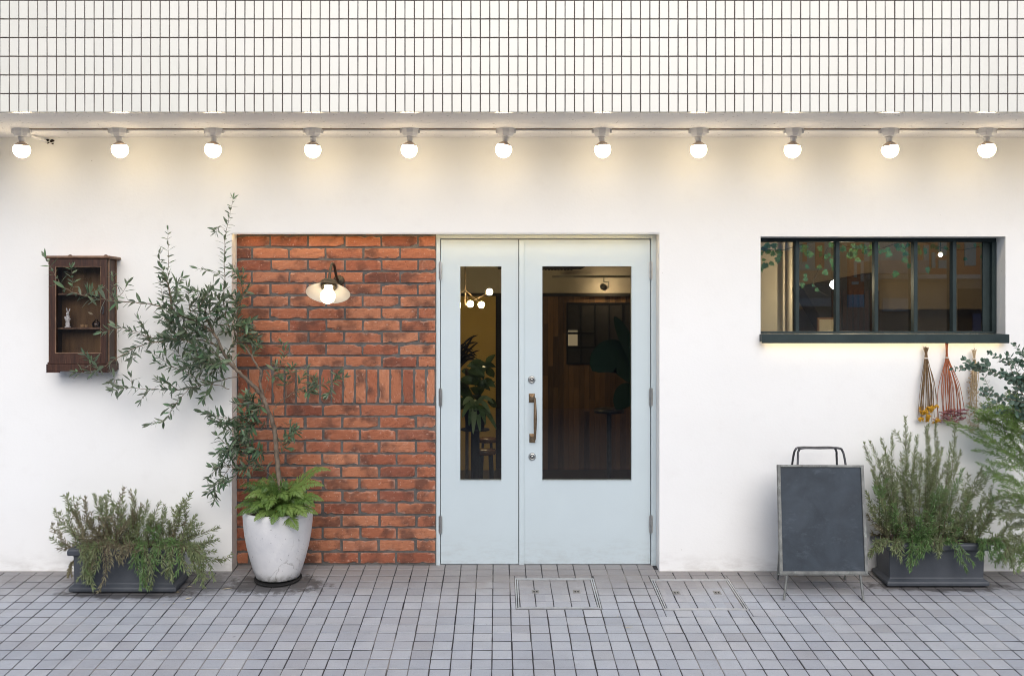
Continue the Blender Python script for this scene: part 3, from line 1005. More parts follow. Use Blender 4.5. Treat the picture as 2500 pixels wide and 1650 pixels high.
# ---- rooms behind the glass
dark = vary('dark interior paint', (0.02, 0.018, 0.016), (0.04, 0.035, 0.03), 4, 0.8)
ochre = vary('ochre wall', (0.52, 0.34, 0.09), (0.60, 0.40, 0.12), 3, 0.8, bump=0.001)
cream = vary('cream interior wall', (0.46, 0.395, 0.32), (0.53, 0.455, 0.37), 3, 0.8, bump=0.001)
taupe = vary('taupe interior wall', (0.36, 0.275, 0.20), (0.42, 0.33, 0.24), 3, 0.8)
floorw = vary('dark floor boards', (0.035, 0.024, 0.017), (0.07, 0.05, 0.035), 6, 0.35, stretch=(0.4, 5, 1))
IZ = 2.50
MB().box(-2.4, 5.6, TW + 0.001, 4.7, -0.08, 0.012).build('interior_floor', floorw, shop)
MB().box(-2.4, 5.6, TW + 0.001, 4.7, IZ, IZ + 0.1).build('interior_ceiling', vary('grey ceiling', (0.14, 0.12, 0.10), (0.18, 0.155, 0.13), 3, 0.9), shop)
iw = MB()
iw.box(-2.4, -2.3, TW + 0.001, 4.7, 0.012, IZ)
iw.box(5.5, 5.6, TW + 0.001, 4.7, 0.012, IZ)
iw.box(-2.3, -0.02, 3.62, 3.75, 0.012, 1.76, 1)
iw.box(-2.3, 1.62, 3.55, 3.75, 1.78, 2.06, 2)          # beam
iw.box(-2.3, 1.62, 3.70, 3.80, 2.06, IZ)
iw.box(-0.02, 0.36, 3.74, 3.85, 0.012, 1.78)
iw.box(0.36, 1.62, 3.645, 3.85, 0.012, 1.78)
iw.box(-2.3, 1.62, 3.53, 3.56, 1.755, 1.785)
iw.box(1.62, 1.72, 1.3, 3.85, 0.012, IZ, 3)
iw.box(1.72, 5.5, 3.0, 3.1, 0.012, IZ, 3)
iw.box(1.36, 2.115, 0.98, 1.3, 0.012, IZ, 2)           # cream pier behind the window
iw.box(2.115, 5.5, 2.2, 3.0, 1.62, IZ, 3)              # lowered bulkhead
iw.build('interior_wall', [dark, ochre, cream, taupe], shop, (0, 3, 0))
pl_wood = vary('reclaimed plank', (0.03, 0.015, 0.007), (0.25, 0.128, 0.05), 6, 0.7, stretch=(5, 5, 0.5), bump=0.001, rnd=0.65)
plw = MB().box(0.38, 1.615, 3.632, 3.644, 0.012, 1.755)
pw = plw.build('plank_wall', dark, shop)
rp = random.Random(5)
x = 0.40
while x < 1.60:
    wd = 0.052
    zz = 0.014
    while zz < 1.75:
        ln = min(rp.uniform(0.5, 1.1), 1.753 - zz)
        if 1.753 - zz - ln < 0.15: ln = 1.753 - zz
        MB().box(x + 0.0012, min(x + wd, 1.612) - 0.0012, 3.620 + rp.uniform(-0.003, 0.003), 3.632, zz + 0.001, zz + ln - 0.001).build('plank', pl_wood, pw)
        zz += ln
    x += wd
# black framed inner window on the plank wall
sI = (D + 3.60) / F
qx = lambda px: (px - CX) * sI
qz = lambda py: ZC + (HY - py) * sI
nf = MB()
fx0, fx1, fz0, fz1 = qx(1383), qx(1560), qz(889), qz(739)
nf.box(fx0, fx1, 3.588, 3.616, fz1 - 0.014, fz1); nf.box(fx0, fx1, 3.588, 3.616, fz0, fz0 + 0.016)
nf.box(fx0, fx0 + 0.014, 3.588, 3.616, fz0 + 0.016, fz1 - 0.014)
for q in (1418, 1453, 1487, 1520): nf.box(qx(q) - 0.006, qx(q) + 0.006, 3.59, 3.615, fz0 + 0.016, fz1 - 0.014)
nf.box(fx0 + 0.014, qx(1453), 3.592, 3.61, qz(815), qz(811)); nf.box(fx0 + 0.014, qx(1453), 3.592, 3.61, qz(850), qz(845))
nf.box(fx0 + 0.014, fx1, 3.611, 3.6155, fz0 + 0.016, fz1 - 0.014, 1)
inwin = nf.build('inner_window', [M['gap'], dark], shop)
MB().box(qx(1386), qx(1410), 3.600, 3.609, qz(844), qz(816)).build('lit_panel', emis('lit room beyond', (1.0, 0.70, 0.40), 0.27), inwin)
MB().box(qx(1386), qx(1410), 3.600, 3.609, qz(811), qz(806)).build('lit_panel', emis('lit room beyond high', (1.0, 0.75, 0.45), 0.18), inwin)
# pipes on the cream pier
for pxx, r_ in ((1912, 0.011), (1928, 0.019)):
    p_ = at(pxx, 700, 0.958)
    MB().tube([(p_.x, 0.958, 0.5), (p_.x, 0.958, IZ - 0.002)], r_, 12).build('pipe', vary('painted pipe', (0.5, 0.43, 0.35), (0.58, 0.5, 0.41), 5, 0.5), shop)
# dark air grille under the ceiling
gr = MB()
for k in range(22): gr.box(0.05 + k * 0.03, 0.065 + k * 0.03, 2.6, 3.0, 1.985, 1.995)
gr.box(0.0, 0.78, 2.58, 3.02, 1.996, 2.04)
gr.build('air_grille', dark, shop)

# ================================================================== SOFFIT LIGHTS
LY = -0.27
LZB = SOF
bulb_px = [53, 290, 523, 765, 1001, 1235, 1469, 1705, 1937, 2170, 2408, 2644]
lab = ['first soffit bulb from the left, above the wooden wall cabinet',
       'second soffit bulb from the left, between the cabinet and the olive top',
       'soffit bulb hanging above the tall olive shoot, third from the left',
       'soffit bulb above the brick panel and its wall lamp, fourth from the left',
       'soffit bulb above the brick beside the door, fifth from the left',
       'middle soffit bulb of the row, above the meeting line of the door leaves',
       'soffit bulb above the wide right door leaf, seventh from the left',
       'soffit bulb above the bare white wall right of the door, eighth from the left',
       'soffit bulb above the left end of the strip window, third from the right',
       'soffit bulb above the middle panes of the strip window, second from the right',
       'last soffit bulb in view on the right, beyond the end of the strip window',
       'next soffit bulb of the row, just past the right edge of the picture']
def soffit_light():
    root = empty('soffit_light', (0, 0, 0))
    b = MB()
    oc = []
    def ringz(r, z, sy=0.82):
        return [(r * math.cos(2 * math.pi * (k + 0.5) / 8), sy * r * math.sin(2 * math.pi * (k + 0.5) / 8), z) for k in range(8)]
    rings = [ringz(0.052, -0.0005), ringz(0.050, -0.026), ringz(0.040, -0.043), ringz(0.022, -0.046)]
    vs_ = [p for r in rings for p in r]
    fs = [(i * 8 + k, i * 8 + (k + 1) % 8, (i + 1) * 8 + (k + 1) % 8, (i + 1) * 8 + k) for i in range(3) for k in range(8)]
    fs = [f[::-1] for f in fs] + [tuple(range(24, 32)), tuple(range(8))[::-1]]
    b.add(vs_, fs)
    for sx in (-1, 1): b.box(sx * 0.046 - 0.012, sx * 0.046 + 0.012, -0.012, 0.012, -0.028, -0.001)
    b.build('base', M['whiteplastic'], root, (0, 0, 0), bevel=0.0015)
    s_ = MB().lathe([(0.0, -0.0755), (0.015, -0.075), (0.017, -0.066), (0.0185, -0.055), (0.021, -0.0465), (0.0, -0.0462)], 20)
    s_.build('socket', M['whiteplastic'], root, (0, 0, 0))
    cz, r = -0.122, 0.0475
    k = MB()
    prof = [(0.0, -0.0756), (0.015, -0.0757)]
    for i in range(7):
        a = rad(62 - i * (62 - 28) / 6)
        prof.append((r * math.cos(a) * 0.99, cz + r * math.sin(a)))
    k.lathe(prof[::-1], 24)
    k.build('bulb_collar', M['bulbcap'], root, (0, 0, 0))
    g_ = MB()
    prof = []
    for i in range(15):
        a = rad(-90 + i * (90 + 29) / 14)
        prof.append((max(0.0, r * math.cos(a)), cz + r * math.sin(a)))
    prof[0] = (0.0, cz - r)
    g_.lathe(prof, 24)
    g_.build('bulb', M['bulb'], root, (0, 0, 0))
    return root
proto = soffit_light()
def dup(o, parent=None, Mx=None):
    c = o.copy()
    C.objects.link(c)
    if parent is not None:
        c.parent = parent; c.matrix_basis = o.matrix_basis.copy()
    else:
        c.matrix_basis = Mx
    W[c.name] = Mx if Mx is not None else W[parent.name] @ c.matrix_basis
    for ch in [k for k in list(o.children)]: dup(ch, c)
    return c
lights = []
for i, q in enumerate(bulb_px):
    X = (q - CX) * (D + LY) / F
    Mx = Matrix.Translation((X, LY, LZB)) @ Matrix.Rotation(R.gauss(0, 0.03), 4, 'Z')
    if i == 0:
        o = proto; o.matrix_basis = Mx; W[o.name] = Mx
    else:
        o = dup(proto, None, Mx)
    tag(o, lab[i], 'ceiling light', 'bulb lights in a row along the soffit')
    lights.append(o)
    tilt_b = Matrix.Translation((0, 0, -0.047)) @ Matrix.Rotation(R.gauss(0, 0.07), 4, 'Y') @ Matrix.Rotation(R.gauss(0, 0.05), 4, 'X') @ Matrix.Translation((0, 0, 0.047))
    for ch_ in o.children:
        if not ch_.name.startswith('base'): ch_.matrix_basis = tilt_b
cdm = MB()
x0c, x1c = (bulb_px[0] - CX) * (D + LY) / F, 4.4
xsb = [(q - CX) * (D + LY) / F for q in bulb_px] + [4.4]
for a, b in zip(xsb[:-1], xsb[1:]):
    cdm.box(a + 0.060, b - 0.060 if b < 4 else b, LY - 0.004, LY + 0.022, SOF - 0.011, SOF - 0.0003)
    for yy, zz in ((-0.014, 0.005), (-0.023, 0.004)):
        cdm.tube([(a + 0.056, LY + yy, SOF - zz), ((a + b) / 2, LY + yy - 0.002, SOF - zz), (b - 0.056 if b < 4 else b, LY + yy, SOF - zz)], 0.0017, 6, 1)
tag(cdm.build('cable_conduit', [M['whiteplastic'], vary('brown cable', (0.2, 0.14, 0.1), (0.3, 0.22, 0.16), 9, 0.7)], None), 'thin white conduit with brown cables joining the soffit bulbs', 'cable conduit')
p_ = at(78, 337, -0.10)
st = empty('pipe_stub', (p_.x, -0.08, SOF), 'broken white pipe stub with a dark hole beside the first soffit bulb', 'pipe')
MB().tube([(p_.x, -0.10, SOF - 0.010), (p_.x + 0.045, -0.02, SOF - 0.026)], 0.009, 10).build('pipe', M['whiteplastic'], st)
hm = MB()
for k in range(9):
    c_ = Vector((p_.x + 0.05 + R.uniform(-0.004, 0.03), -0.006 + R.uniform(-0.004, 0.002), SOF - 0.026 + R.uniform(-0.012, 0.010)))
    hm.ball(c_, R.uniform(0.004, 0.010), 6, sc=(1.3, 0.5, 0.8))
hm.build('hole_shade', M['soil'], st)  # dark lumps put in for the shade of the open hole

# ================================================================== WALL LAMP
LX = -0.990
lampY = -0.245
lp = empty('wall_lamp', (LX, BY, 1.80), 'lit barn style lamp with white shade on a curved arm over the bricks', 'wall lamp')
pm = MB()
cP = Matrix.Translation((LX, BY - 0.004, 1.786)) @ RXY
pm.lathe([(0.0, -0.004), (0.034, -0.004), (0.034, 0.012), (0.030, 0.016), (0.022, 0.018), (0.018, 0.034), (0.0, 0.036)], 24, cP)
pm.build('wall_plate', M['lampmetal'], lp)
tl = rad(27)
ax = Vector((0, -math.sin(tl), -math.cos(tl)))        # lamp axis, down and out to the street
rimc = at(801, 716, lampY - 0.01)
top = rimc - ax * 0.085
arm = MB()
pts = []
a0, a1 = Vector((LX, BY - 0.03, 1.786)), top - ax * 0.01
ctrl = [a0, Vector((LX, BY - 0.10, 1.81)), Vector((LX, -0.07, 1.868)), Vector((LX, -0.15, 1.878)), a1 - ax * 0.05, a1]
def smooth(ctrl, n=6):
    P = [Vector(p) for p in ctrl]
    out = []
    for i in range(len(P) - 1):
        p0, p1, p2, p3 = P[max(i - 1, 0)], P[i], P[i + 1], P[min(i + 2, len(P) - 1)]
        for k in range(n):
            t = k / n
            out.append(0.5 * ((2 * p1) + (p2 - p0) * t + (2 * p0 - 5 * p1 + 4 * p2 - p3) * t * t + (3 * p1 - p0 - 3 * p2 + p3) * t ** 3))
    out.append(P[-1])
    return out
arm.tube(smooth(ctrl), 0.0085, 12)
arm.build('arm', M['lampmetal'], lp)
q = ax.to_track_quat('Z', 'Y')
LM = Matrix.Translation(rimc) @ q.to_matrix().to_4x4()
shd = MB()
out_prof = [(0.030, -0.085), (0.046, -0.076), (0.056, -0.062), (0.058, -0.052), (0.092, -0.030), (0.130, -0.001), (0.1305, 0.0)]
shd.lathe(out_prof, 40, LM, 0)
shd.f.pop(); shd.m.pop(); shd.s.pop()
in_prof = [(0.1290, 0.0), (0.091, -0.0275), (0.056, -0.0495), (0.040, -0.058), (0.0, -0.060)]
shd.lathe(in_prof, 40, LM, 1)
for _ in range(1):
    shd.f.pop(-1) if False else None
# drop the cap over the mouth
shd2 = MB()
for f_, m_, s__ in zip(shd.f, shd.m, shd.s):
    if len(f_) > 4 and m_ == 1: continue
    shd2.f.append(f_); shd2.m.append(m_); shd2.s.append(s__)
shd2.v = shd.v
shd2.build('shade', [M['lampmetal'], M['enamel']], lp)
sk2 = MB().lathe([(0.0, -0.060), (0.045, -0.060), (0.046, -0.036), (0.041, -0.036), (0.041, -0.050), (0.0, -0.050)], 28, LM)
sk2.build('socket_ring', M['lampmetal'], lp)
bl = MB().lathe([(0.0, -0.050), (0.024, -0.050), (0.026, -0.024), (0.034, -0.012), (0.043, 0.006), (0.0445, 0.024), (0.038, 0.044), (0.024, 0.058), (0.010, 0.0645), (0.0, 0.066)], 28, LM)
bl.build('bulb', M['lampbulb'], lp)

# ================================================================== WALL CABINET
CYF = -0.150
kc = (D + CYF) / F
cx_ = lambda px: (px - CX) * kc
cz_ = lambda py: ZC + (HY - py) * kc
x0, x1 = cx_(118.5), cx_(259.5)
z0, z1 = cz_(888.0), cz_(632.0)
cab = empty('wall_cabinet', ((x0 + x1) / 2, -0.07, z0), 'small dark wooden glass fronted cabinet hung on the white wall', 'cabinet')
ca = MB()
ca.box(x0, x0 + 0.016, CYF + 0.022, -0.004, z0, z1); ca.box(x1 - 0.016, x1, CYF + 0.022, -0.004, z0, z1)
ca.box(x0 + 0.016, x1 - 0.016, CYF + 0.022, -0.004, z0, z0 + 0.016); ca.box(x0 + 0.016, x1 - 0.016, CYF + 0.022, -0.004, z1 - 0.016, z1)
ca.build('carcass', M['wood'], cab, bevel=0.002)
MB().box(x0 + 0.016, x1 - 0.016, -0.016, -0.006, z0 + 0.016, z1 - 0.016).build('back_panel', M['cabback'], cab)
sm_ = MB()
for yy in (CYF + 0.032, -0.012): sm_.box(x1, x1 + 0.004, yy - 0.008, yy + 0.008, z0, z1)
sm_.build('side_moulding', M['woodedge'], cab, bevel=0.002)
tp = MB()
tp.box(x0 - 0.018, x1 + 0.020, CYF - 0.004, -0.001, z1 + 0.001, z1 + 0.009)
tp.tube([(x0 - 0.018, CYF - 0.004, z1 + 0.010), (x1 + 0.020, CYF - 0.004, z1 + 0.010)], 0.0085, 10)
tp.tube([(x1 + 0.020, CYF - 0.004, z1 + 0.010), (x1 + 0.020, -0.002, z1 + 0.010)], 0.0085, 10)
tp.build('cornice', M['woodedge'], cab)
pb = MB()
zb0 = cz_(909.5)
pb.box(x0 - 0.013, x1 + 0.014, CYF - 0.004, -0.001, zb0 + 0.008, z0 - 0.002)
pb.box(x0 - 0.008, x1 + 0.009, CYF + 0.001, -0.001, z0 - 0.002, z0 + 0.010)
# scalloped apron: feet and drops along the bottom edge
for a, b in ((0.0, 0.21), (0.43, 0.60), (0.84, 1.0)):
    pb.box(x0 - 0.013 + (x1 - x0 + 0.027) * a, x0 - 0.013 + (x1 - x0 + 0.027) * b, CYF - 0.004, CYF + 0.012, zb0, zb0 + 0.008)
pb.box(x1 + 0.002, x1 + 0.014, CYF + 0.012, -0.02, zb0, zb0 + 0.008)
pb.build('plinth', M['wood'], cab, bevel=0.0025)
dr = MB()
g0, g1, h0, h1 = cx_(137.0), cx_(245.5), cz_(861.0), cz_(652.0)
ya, yb = CYF, CYF + 0.021
dr.box(x0, g0, ya, yb, z0, z1); dr.box(g1, x1, ya, yb, z0, z1)
dr.box(g0, g1, ya, yb, z0, h0); dr.box(g0, g1, ya, yb, h1, z1)
cdoor = dr.build('door', M['wood'], cab, bevel=0.0015)
bd = MB(); t_ = 0.006
bd.box(g0 - t_, g1 + t_, ya - 0.003, ya + 0.006, h1, h1 + t_ * 0.6); bd.box(g0 - t_, g1 + t_, ya - 0.003, ya + 0.006, h0 - t_, h0)
bd.box(g0 - t_, g0, ya - 0.003, ya + 0.006, h0, h1); bd.box(g1, g1 + t_ * 0.5, ya - 0.003, ya + 0.006, h0, h1)
bd.build('moulding', M['woodedge'], cdoor, bevel=0.0015)
MB().box(g0, g1, ya + 0.010, ya + 0.013, h0, h1).build('pane', M['cabglass'], cdoor)
lk = MB(); lkx, lkz = cx_(252.5), cz_(755)
lk.box(lkx - 0.004, lkx + 0.004, ya - 0.002, ya, lkz - 0.018, lkz + 0.018); lk.ball((lkx, ya - 0.008, lkz - 0.024), 0.006, 10)
lk.build('latch', M['darkmetal'], cdoor)
shz = cz_(800)
MB().box(x0 + 0.017, x1 - 0.017, CYF + 0.026, -0.017, shz - 0.009, shz).build('shelf', M['woodedge'], cab)
shz2 = cz_(716)
MB().box(x0 + 0.017, x1 - 0.017, CYF + 0.026, -0.017, shz2 - 0.009, shz2).build('shelf', M['woodedge'], cab)
for pxx in (172, 259):
    hx = (pxx - CX) * D / F
    hk = MB()
    n = 14
    ring = [Vector((hx + 0.013 * math.cos(math.pi * k / n), -0.003, z1 + 0.018 + 0.013 * math.sin(math.pi * k / n))) for k in range(n + 1)]
    hk.tube(ring, 0.0038, 8)
    hk.tube([ring[0], ring[0] - Vector((0, 0, 0.02))], 0.0038, 8); hk.tube([ring[-1], ring[-1] - Vector((0, 0, 0.02))], 0.0038, 8)
    hk.build('hanger', vary('rusty iron', (0.05, 0.025, 0.016), (0.12, 0.055, 0.03), 30, 0.7, 0.4), cab)
# things on the shelves
rx, ry = cx_(165.5) * 0.993, CYF + 0.075
kk = (D + ry) / F
rx = (165.5 - CX) * kk
rbm = MB()
zr = shz
def el(c, s_, rot=None): rbm.ball((rx + c[0], ry + c[1], zr + c[2]), 1.0, 14, 0, s_, rot)
el((0, 0, 0.004), (0.020, 0.013, 0.005)); el((-0.007, 0, 0.020), (0.0065, 0.008, 0.020)); el((0.006, 0.001, 0.020), (0.0065, 0.008, 0.020))
el((0, 0, 0.046), (0.0145, 0.012, 0.022)); el((0, 0, 0.066), (0.012, 0.010, 0.012)); el((0, -0.002, 0.084), (0.0095, 0.011, 0.0105)); el((0, -0.011, 0.081), (0.005, 0.005, 0.0045))
e1 = Matrix.Rotation(rad(-9), 3, 'Y'); e2 = Matrix.Rotation(rad(22), 3, 'Y')
el((-0.005, 0, 0.105), (0.0032, 0.0024, 0.016), e1); el((0.009, 0, 0.103), (0.0034, 0.0024, 0.016), e2)
el((-0.013, -0.005, 0.056), (0.0045, 0.005, 0.013), Matrix.Rotation(rad(-14), 3, 'Y')); el((0.012, -0.008, 0.054), (0.011, 0.0045, 0.0045), Matrix.Rotation(rad(20), 3, 'Y'))
el((-0.008, -0.010, 0.003), (0.007, 0.009, 0.004)); el((0.008, -0.010, 0.003), (0.007, 0.009, 0.004))
ro = rbm.build('rabbit_figurine', vary('white glazed china', (0.84, 0.83, 0.81), (0.88, 0.87, 0.85), 20, 0.3))
rmod = ro.modifiers.new('remesh', 'REMESH'); rmod.mode = 'VOXEL'; rmod.voxel_size = 0.0016; rmod.use_smooth_shade = True
tag(ro, 'white china rabbit standing upright on the cabinet shelf', 'figurine')
cork = vary('pale cork', (0.34, 0.2, 0.09), (0.5, 0.33, 0.17), 60, 0.8)
for (pxx, hw, hh, lb) in ((201, 0.012, 0.017, 'wider pale cork stopper lying beside the rabbit on the cabinet shelf'), (210.5, 0.0085, 0.016, 'narrower cork stopper between the wider cork and the glass vase')):
    yy = CYF + 0.07; X = (pxx - CX) * (D + yy) / F
    tag(MB().lathe([(0.0, 0), (hw * 0.92, 0), (hw, hh), (0.0, hh)], 16, Matrix.Translation((X, yy, shz))).build('cork_stopper', cork), lb, 'stopper', 'cork stoppers on the cabinet shelf')
yy = CYF + 0.07; X = (235 - CX) * (D + yy) / F
vz = empty('bud_vase', (X, yy, shz), 'small round glass vase holding one dry leaf on the cabinet shelf', 'vase')
MB().lathe([(0.0, 0.001), (0.016, 0.001), (0.024, 0.012), (0.025, 0.022), (0.018, 0.035), (0.008, 0.043), (0.009, 0.05), (0.0075, 0.05), (0.0065, 0.043), (0.016, 0.034), (0.0235, 0.022), (0.0225, 0.013), (0.0, 0.004)], 20, Matrix.Translation((X, yy, shz))).build('vessel', M['cabglass'], vz)
vs2 = smooth([(X, yy, shz + 0.02), (X - 0.004, yy, shz + 0.06), (X - 0.02, yy, shz + 0.078)])
MB().tube(vs2, 0.001, 6).build('stem', M['twig'], vz)

def leaf_shape(L, Wd, fold=0.25, curl=0.12, n=4, tipw=0.0, peak=0.45):
    """leaf along +X, face up +Z; returns verts, faces"""
    vs_, fs = [(0, 0, 0)], []
    prev = None
    for i in range(1, n):
        t = i / n
        wv = Wd * (math.sin(math.pi * (t ** (math.log(0.5) / math.log(peak)))) ** 0.9)
        z = -curl * L * t * t
        b = len(vs_)
        vs_ += [(L * t, wv / 2, z + fold * wv * 0.5), (L * t, 0, z), (L * t, -wv / 2, z + fold * wv * 0.5)]
        if prev is None:
            fs += [(0, b + 1, b), (0, b + 2, b + 1)]
        else:
            fs += [(prev, prev + 1, b + 1, b), (prev + 1, prev + 2, b + 2, b + 1)]
        prev = b
    t = len(vs_)
    vs_.append((L, 0, -curl * L))
    fs += [(prev, prev + 1, t), (prev + 1, prev + 2, t)]
    return vs_, fs

def basis(dirv, up):
    x = Vector(dirv).normalized()
    u = Vector(up)
    z = (u - x * u.dot(x))
    z = z.normalized() if z.length > 1e-6 else x.orthogonal().normalized()
    y = z.cross(x)
    return Matrix(((x.x, y.x, z.x), (x.y, y.y, z.y), (x.z, y.z, z.z)))

v_, f_ = leaf_shape(0.034, 0.013, 0.1, 0.2)
Bm = basis((-0.8, -0.2, 0.5), (0.3, -1, 0.4))
MB().add([Bm @ Vector(p) + vs2[-1] for p in v_], f_).build('leaf', M['dryleaf'], vz)
yy = CYF + 0.075; X = (227 - CX) * (D + yy) / F
gd_ = MB().ball((X, yy, z0 + 0.0165), 0.046, 22, 0, (1, 0.9, 0.72), None, 0, 90)
tag(gd_.build('glass_dome', vary('grey smoked glass', (0.14, 0.14, 0.14), (0.3, 0.3, 0.3), 25, 0.2)), 'grey glass dome at the bottom right inside the cabinet', 'glass dome')

# ================================================================== POT, OLIVE, FERN
PX, PY = (679 - CX) * (D - 0.12) / F, -0.122
PZ = gz(PY)
sc_ = MB().lathe([(0.0, 0.0), (0.130, 0.0), (0.141, 0.006), (0.140, 0.012), (0.130, 0.009), (0.0, 0.010)], 40, Matrix.Translation((PX, PY, PZ + 0.003)) @ Matrix.Rotation(tilt, 4, 'X'))
tag(sc_.build('pot_saucer', M['gap']), 'low black saucer under the tall white pot', 'saucer')
pot = empty('plant_pot', (PX, PY, PZ + 0.014), 'tall cracked white concrete pot in front of the brick wall', 'plant pot')
pp = [(0.0, 0.0), (0.118, 0.0), (0.130, 0.010), (0.147, 0.06), (0.165, 0.12), (0.183, 0.19), (0.196, 0.26), (0.2035, 0.33), (0.2055, 0.375), (0.204, 0.396), (0.200, 0.402), (0.192, 0.402), (0.187, 0.39), (0.186, 0.35), (0.0, 0.35)]
pob = MB().lathe(pp, 56, Matrix.Translation((PX, PY, PZ + 0.014)), fn=lambda p: p * 1.0)
pob.build('body', M['pot'], pot)
MB().lathe([(0.0, 0.355), (0.185, 0.352), (0.185, 0.365), (0.1, 0.372), (0.0, 0.376)], 28, Matrix.Translation((PX, PY, PZ + 0.014))).build('soil', M['soil'], pot)

RO = random.Random(42)
olive_leaves = []            # (matrix, length)
wood_t, wood_b = MB(), MB()

def leafy(pts, s0, spacing, size, rr, store, out=0.85, phase=None, both=2):
    """opposite leaf pairs along a path"""
    L = [0.0]
    for a, b in zip(pts[:-1], pts[1:]): L.append(L[-1] + (b - a).length)
    d = s0
    ph = rr.uniform(0, 6.28) if phase is None else phase
    while d < L[-1]:
        i = max(k for k in range(len(L)) if L[k] <= d)
        i = min(i, len(pts) - 2)
        t = (d - L[i]) / max(1e-6, L[i + 1] - L[i])
        p = pts[i].lerp(pts[i + 1], t)
        tg = (pts[i + 1] - pts[i]).normalized()
        u = tg.orthogonal().normalized()
        v = tg.cross(u)
        k_ = size * rr.uniform(0.62, 1.15) * (1.0 - 0.35 * (d / L[-1]) ** 3)
        for q_ in range(both):
            if rr.random() < 0.07: continue
            a = ph + q_ * math.pi + rr.gauss(0, 0.25)
            pr = u * math.cos(a) + v * math.sin(a)
            dv = (tg * rr.uniform(0.35, 0.9) + pr * out + Vector((0, 0, -0.12))).normalized()
            up = (tg * 0.7 - dv * 0.1 + Vector((rr.gauss(0, 0.3), rr.gauss(0, 0.3) - 0.2, rr.gauss(0, 0.3) + 0.4)))
            B = basis(dv, up)
            store.append((Matrix.Translation(p) @ B.to_4x4(), k_))
        ph += math.pi / 2 + rr.gauss(0, 0.2)
        d += spacing * rr.uniform(0.75, 1.25)
    # tip leaves
    for q_ in range(3):
        tg = (pts[-1] - pts[-2]).normalized()
        dv = (tg + Vector((rr.gauss(0, 0.3), rr.gauss(0, 0.3), rr.gauss(0, 0.3)))).normalized()
        store.append((Matrix.Translation(pts[-1]) @ basis(dv, (rr.gauss(0, 1), rr.gauss(0, 1) - 0.4, 0.6)).to_4x4(), size * rr.uniform(0.5, 0.8)))

def obranch(ctrl, r0, r1, leaf0=0.25, spacing=0.024, size=0.056, twigs=0, tl_=(0.08, 0.2), up=0.25, thick=False, tw0=0.2, leaves=True):
    P = smooth([at(a, b, c) for a, b, c in ctrl], 5)
    n = len(P)
    # small kinks
    for i in range(1, n - 1): P[i] = P[i] + Vector((RO.gauss(0, 1), RO.gauss(0, 1), RO.gauss(0, 1))) * 0.0022
    rads = [r0 + (r1 - r0) * (i / (n - 1)) for i in range(n)]
    (wood_t if thick else wood_b).tube(P, rads, 9 if thick else 5)
    tot = sum((b - a).length for a, b in zip(P[:-1], P[1:]))
    if leaves: leafy(P, tot * leaf0, spacing, size, RO, olive_leaves)
    for k in range(twigs):
        t = tw0 + (0.97 - tw0) * (k + RO.random()) / twigs
        i = min(n - 2, int(t * (n - 1)))
        tg = (P[i + 1] - P[i]).normalized()
        pr = Vector((RO.gauss(0, 1), RO.gauss(0, 0.55), RO.gauss(0, 1)))
        pr = (pr - tg * pr.dot(tg)).normalized()
        dv = (tg * RO.uniform(0.3, 0.9) + pr * 0.8 + Vector((0, 0, up))).normalized()
        ln = RO.uniform(*tl_)
        q_ = [P[i]]
        d2 = dv.copy()
        for s_ in range(4):
            d2 = (d2 + Vector((RO.gauss(0, 0.12), RO.gauss(0, 0.1), RO.gauss(0, 0.12) + 0.05))).normalized()
            nx = q_[-1] + d2 * ln / 4
            nx.y = min(nx.y, 0.075 if nx.x > OX0 + 0.02 else -0.02)
            q_.append(nx)
        wood_b.tube(q_, [0.0019, 0.0017, 0.0015, 0.0012, 0.0009], 4)
        leafy(q_, ln * 0.15, spacing, size, RO, olive_leaves)

YT = -0.14
# trunk and limbs (photo pixels, depth in metres)
obranch([(686, 1215, YT), (682, 1172, YT), (677, 1125, YT - 0.005), (674, 1088, YT), (670, 1048, YT - 0.01), (661, 1018, YT - 0.01), (650, 992, YT - 0.02), (641, 968, YT - 0.02)], 0.0155, 0.0125, thick=True, leaves=False)
obranch([(642, 971, YT - 0.02), (625, 948, YT - 0.03), (606, 931, YT - 0.035), (580, 905, YT - 0.045), (560, 886, YT - 0.05), (545, 860, YT - 0.06), (531, 826, YT - 0.07)], 0.0125, 0.0075, thick=True, leaves=False)
obranch([(642, 970, YT - 0.02), (638, 950, YT), (634, 930, YT), (638, 908, YT), (622, 884, YT), (600, 850, YT - 0.01), (582, 826, YT - 0.02), (566, 796, YT - 0.03)], 0.0085, 0.004, thick=True, leaves=False)
obranch([(531, 826, YT - 0.07), (505, 800, YT - 0.09), (470, 782, YT - 0.1), (440, 768, YT - 0.11), (420, 752, YT - 0.12), (412, 700, YT - 0.12), (408, 690, YT - 0.12)], 0.007, 0.003, 0.3, twigs=7)
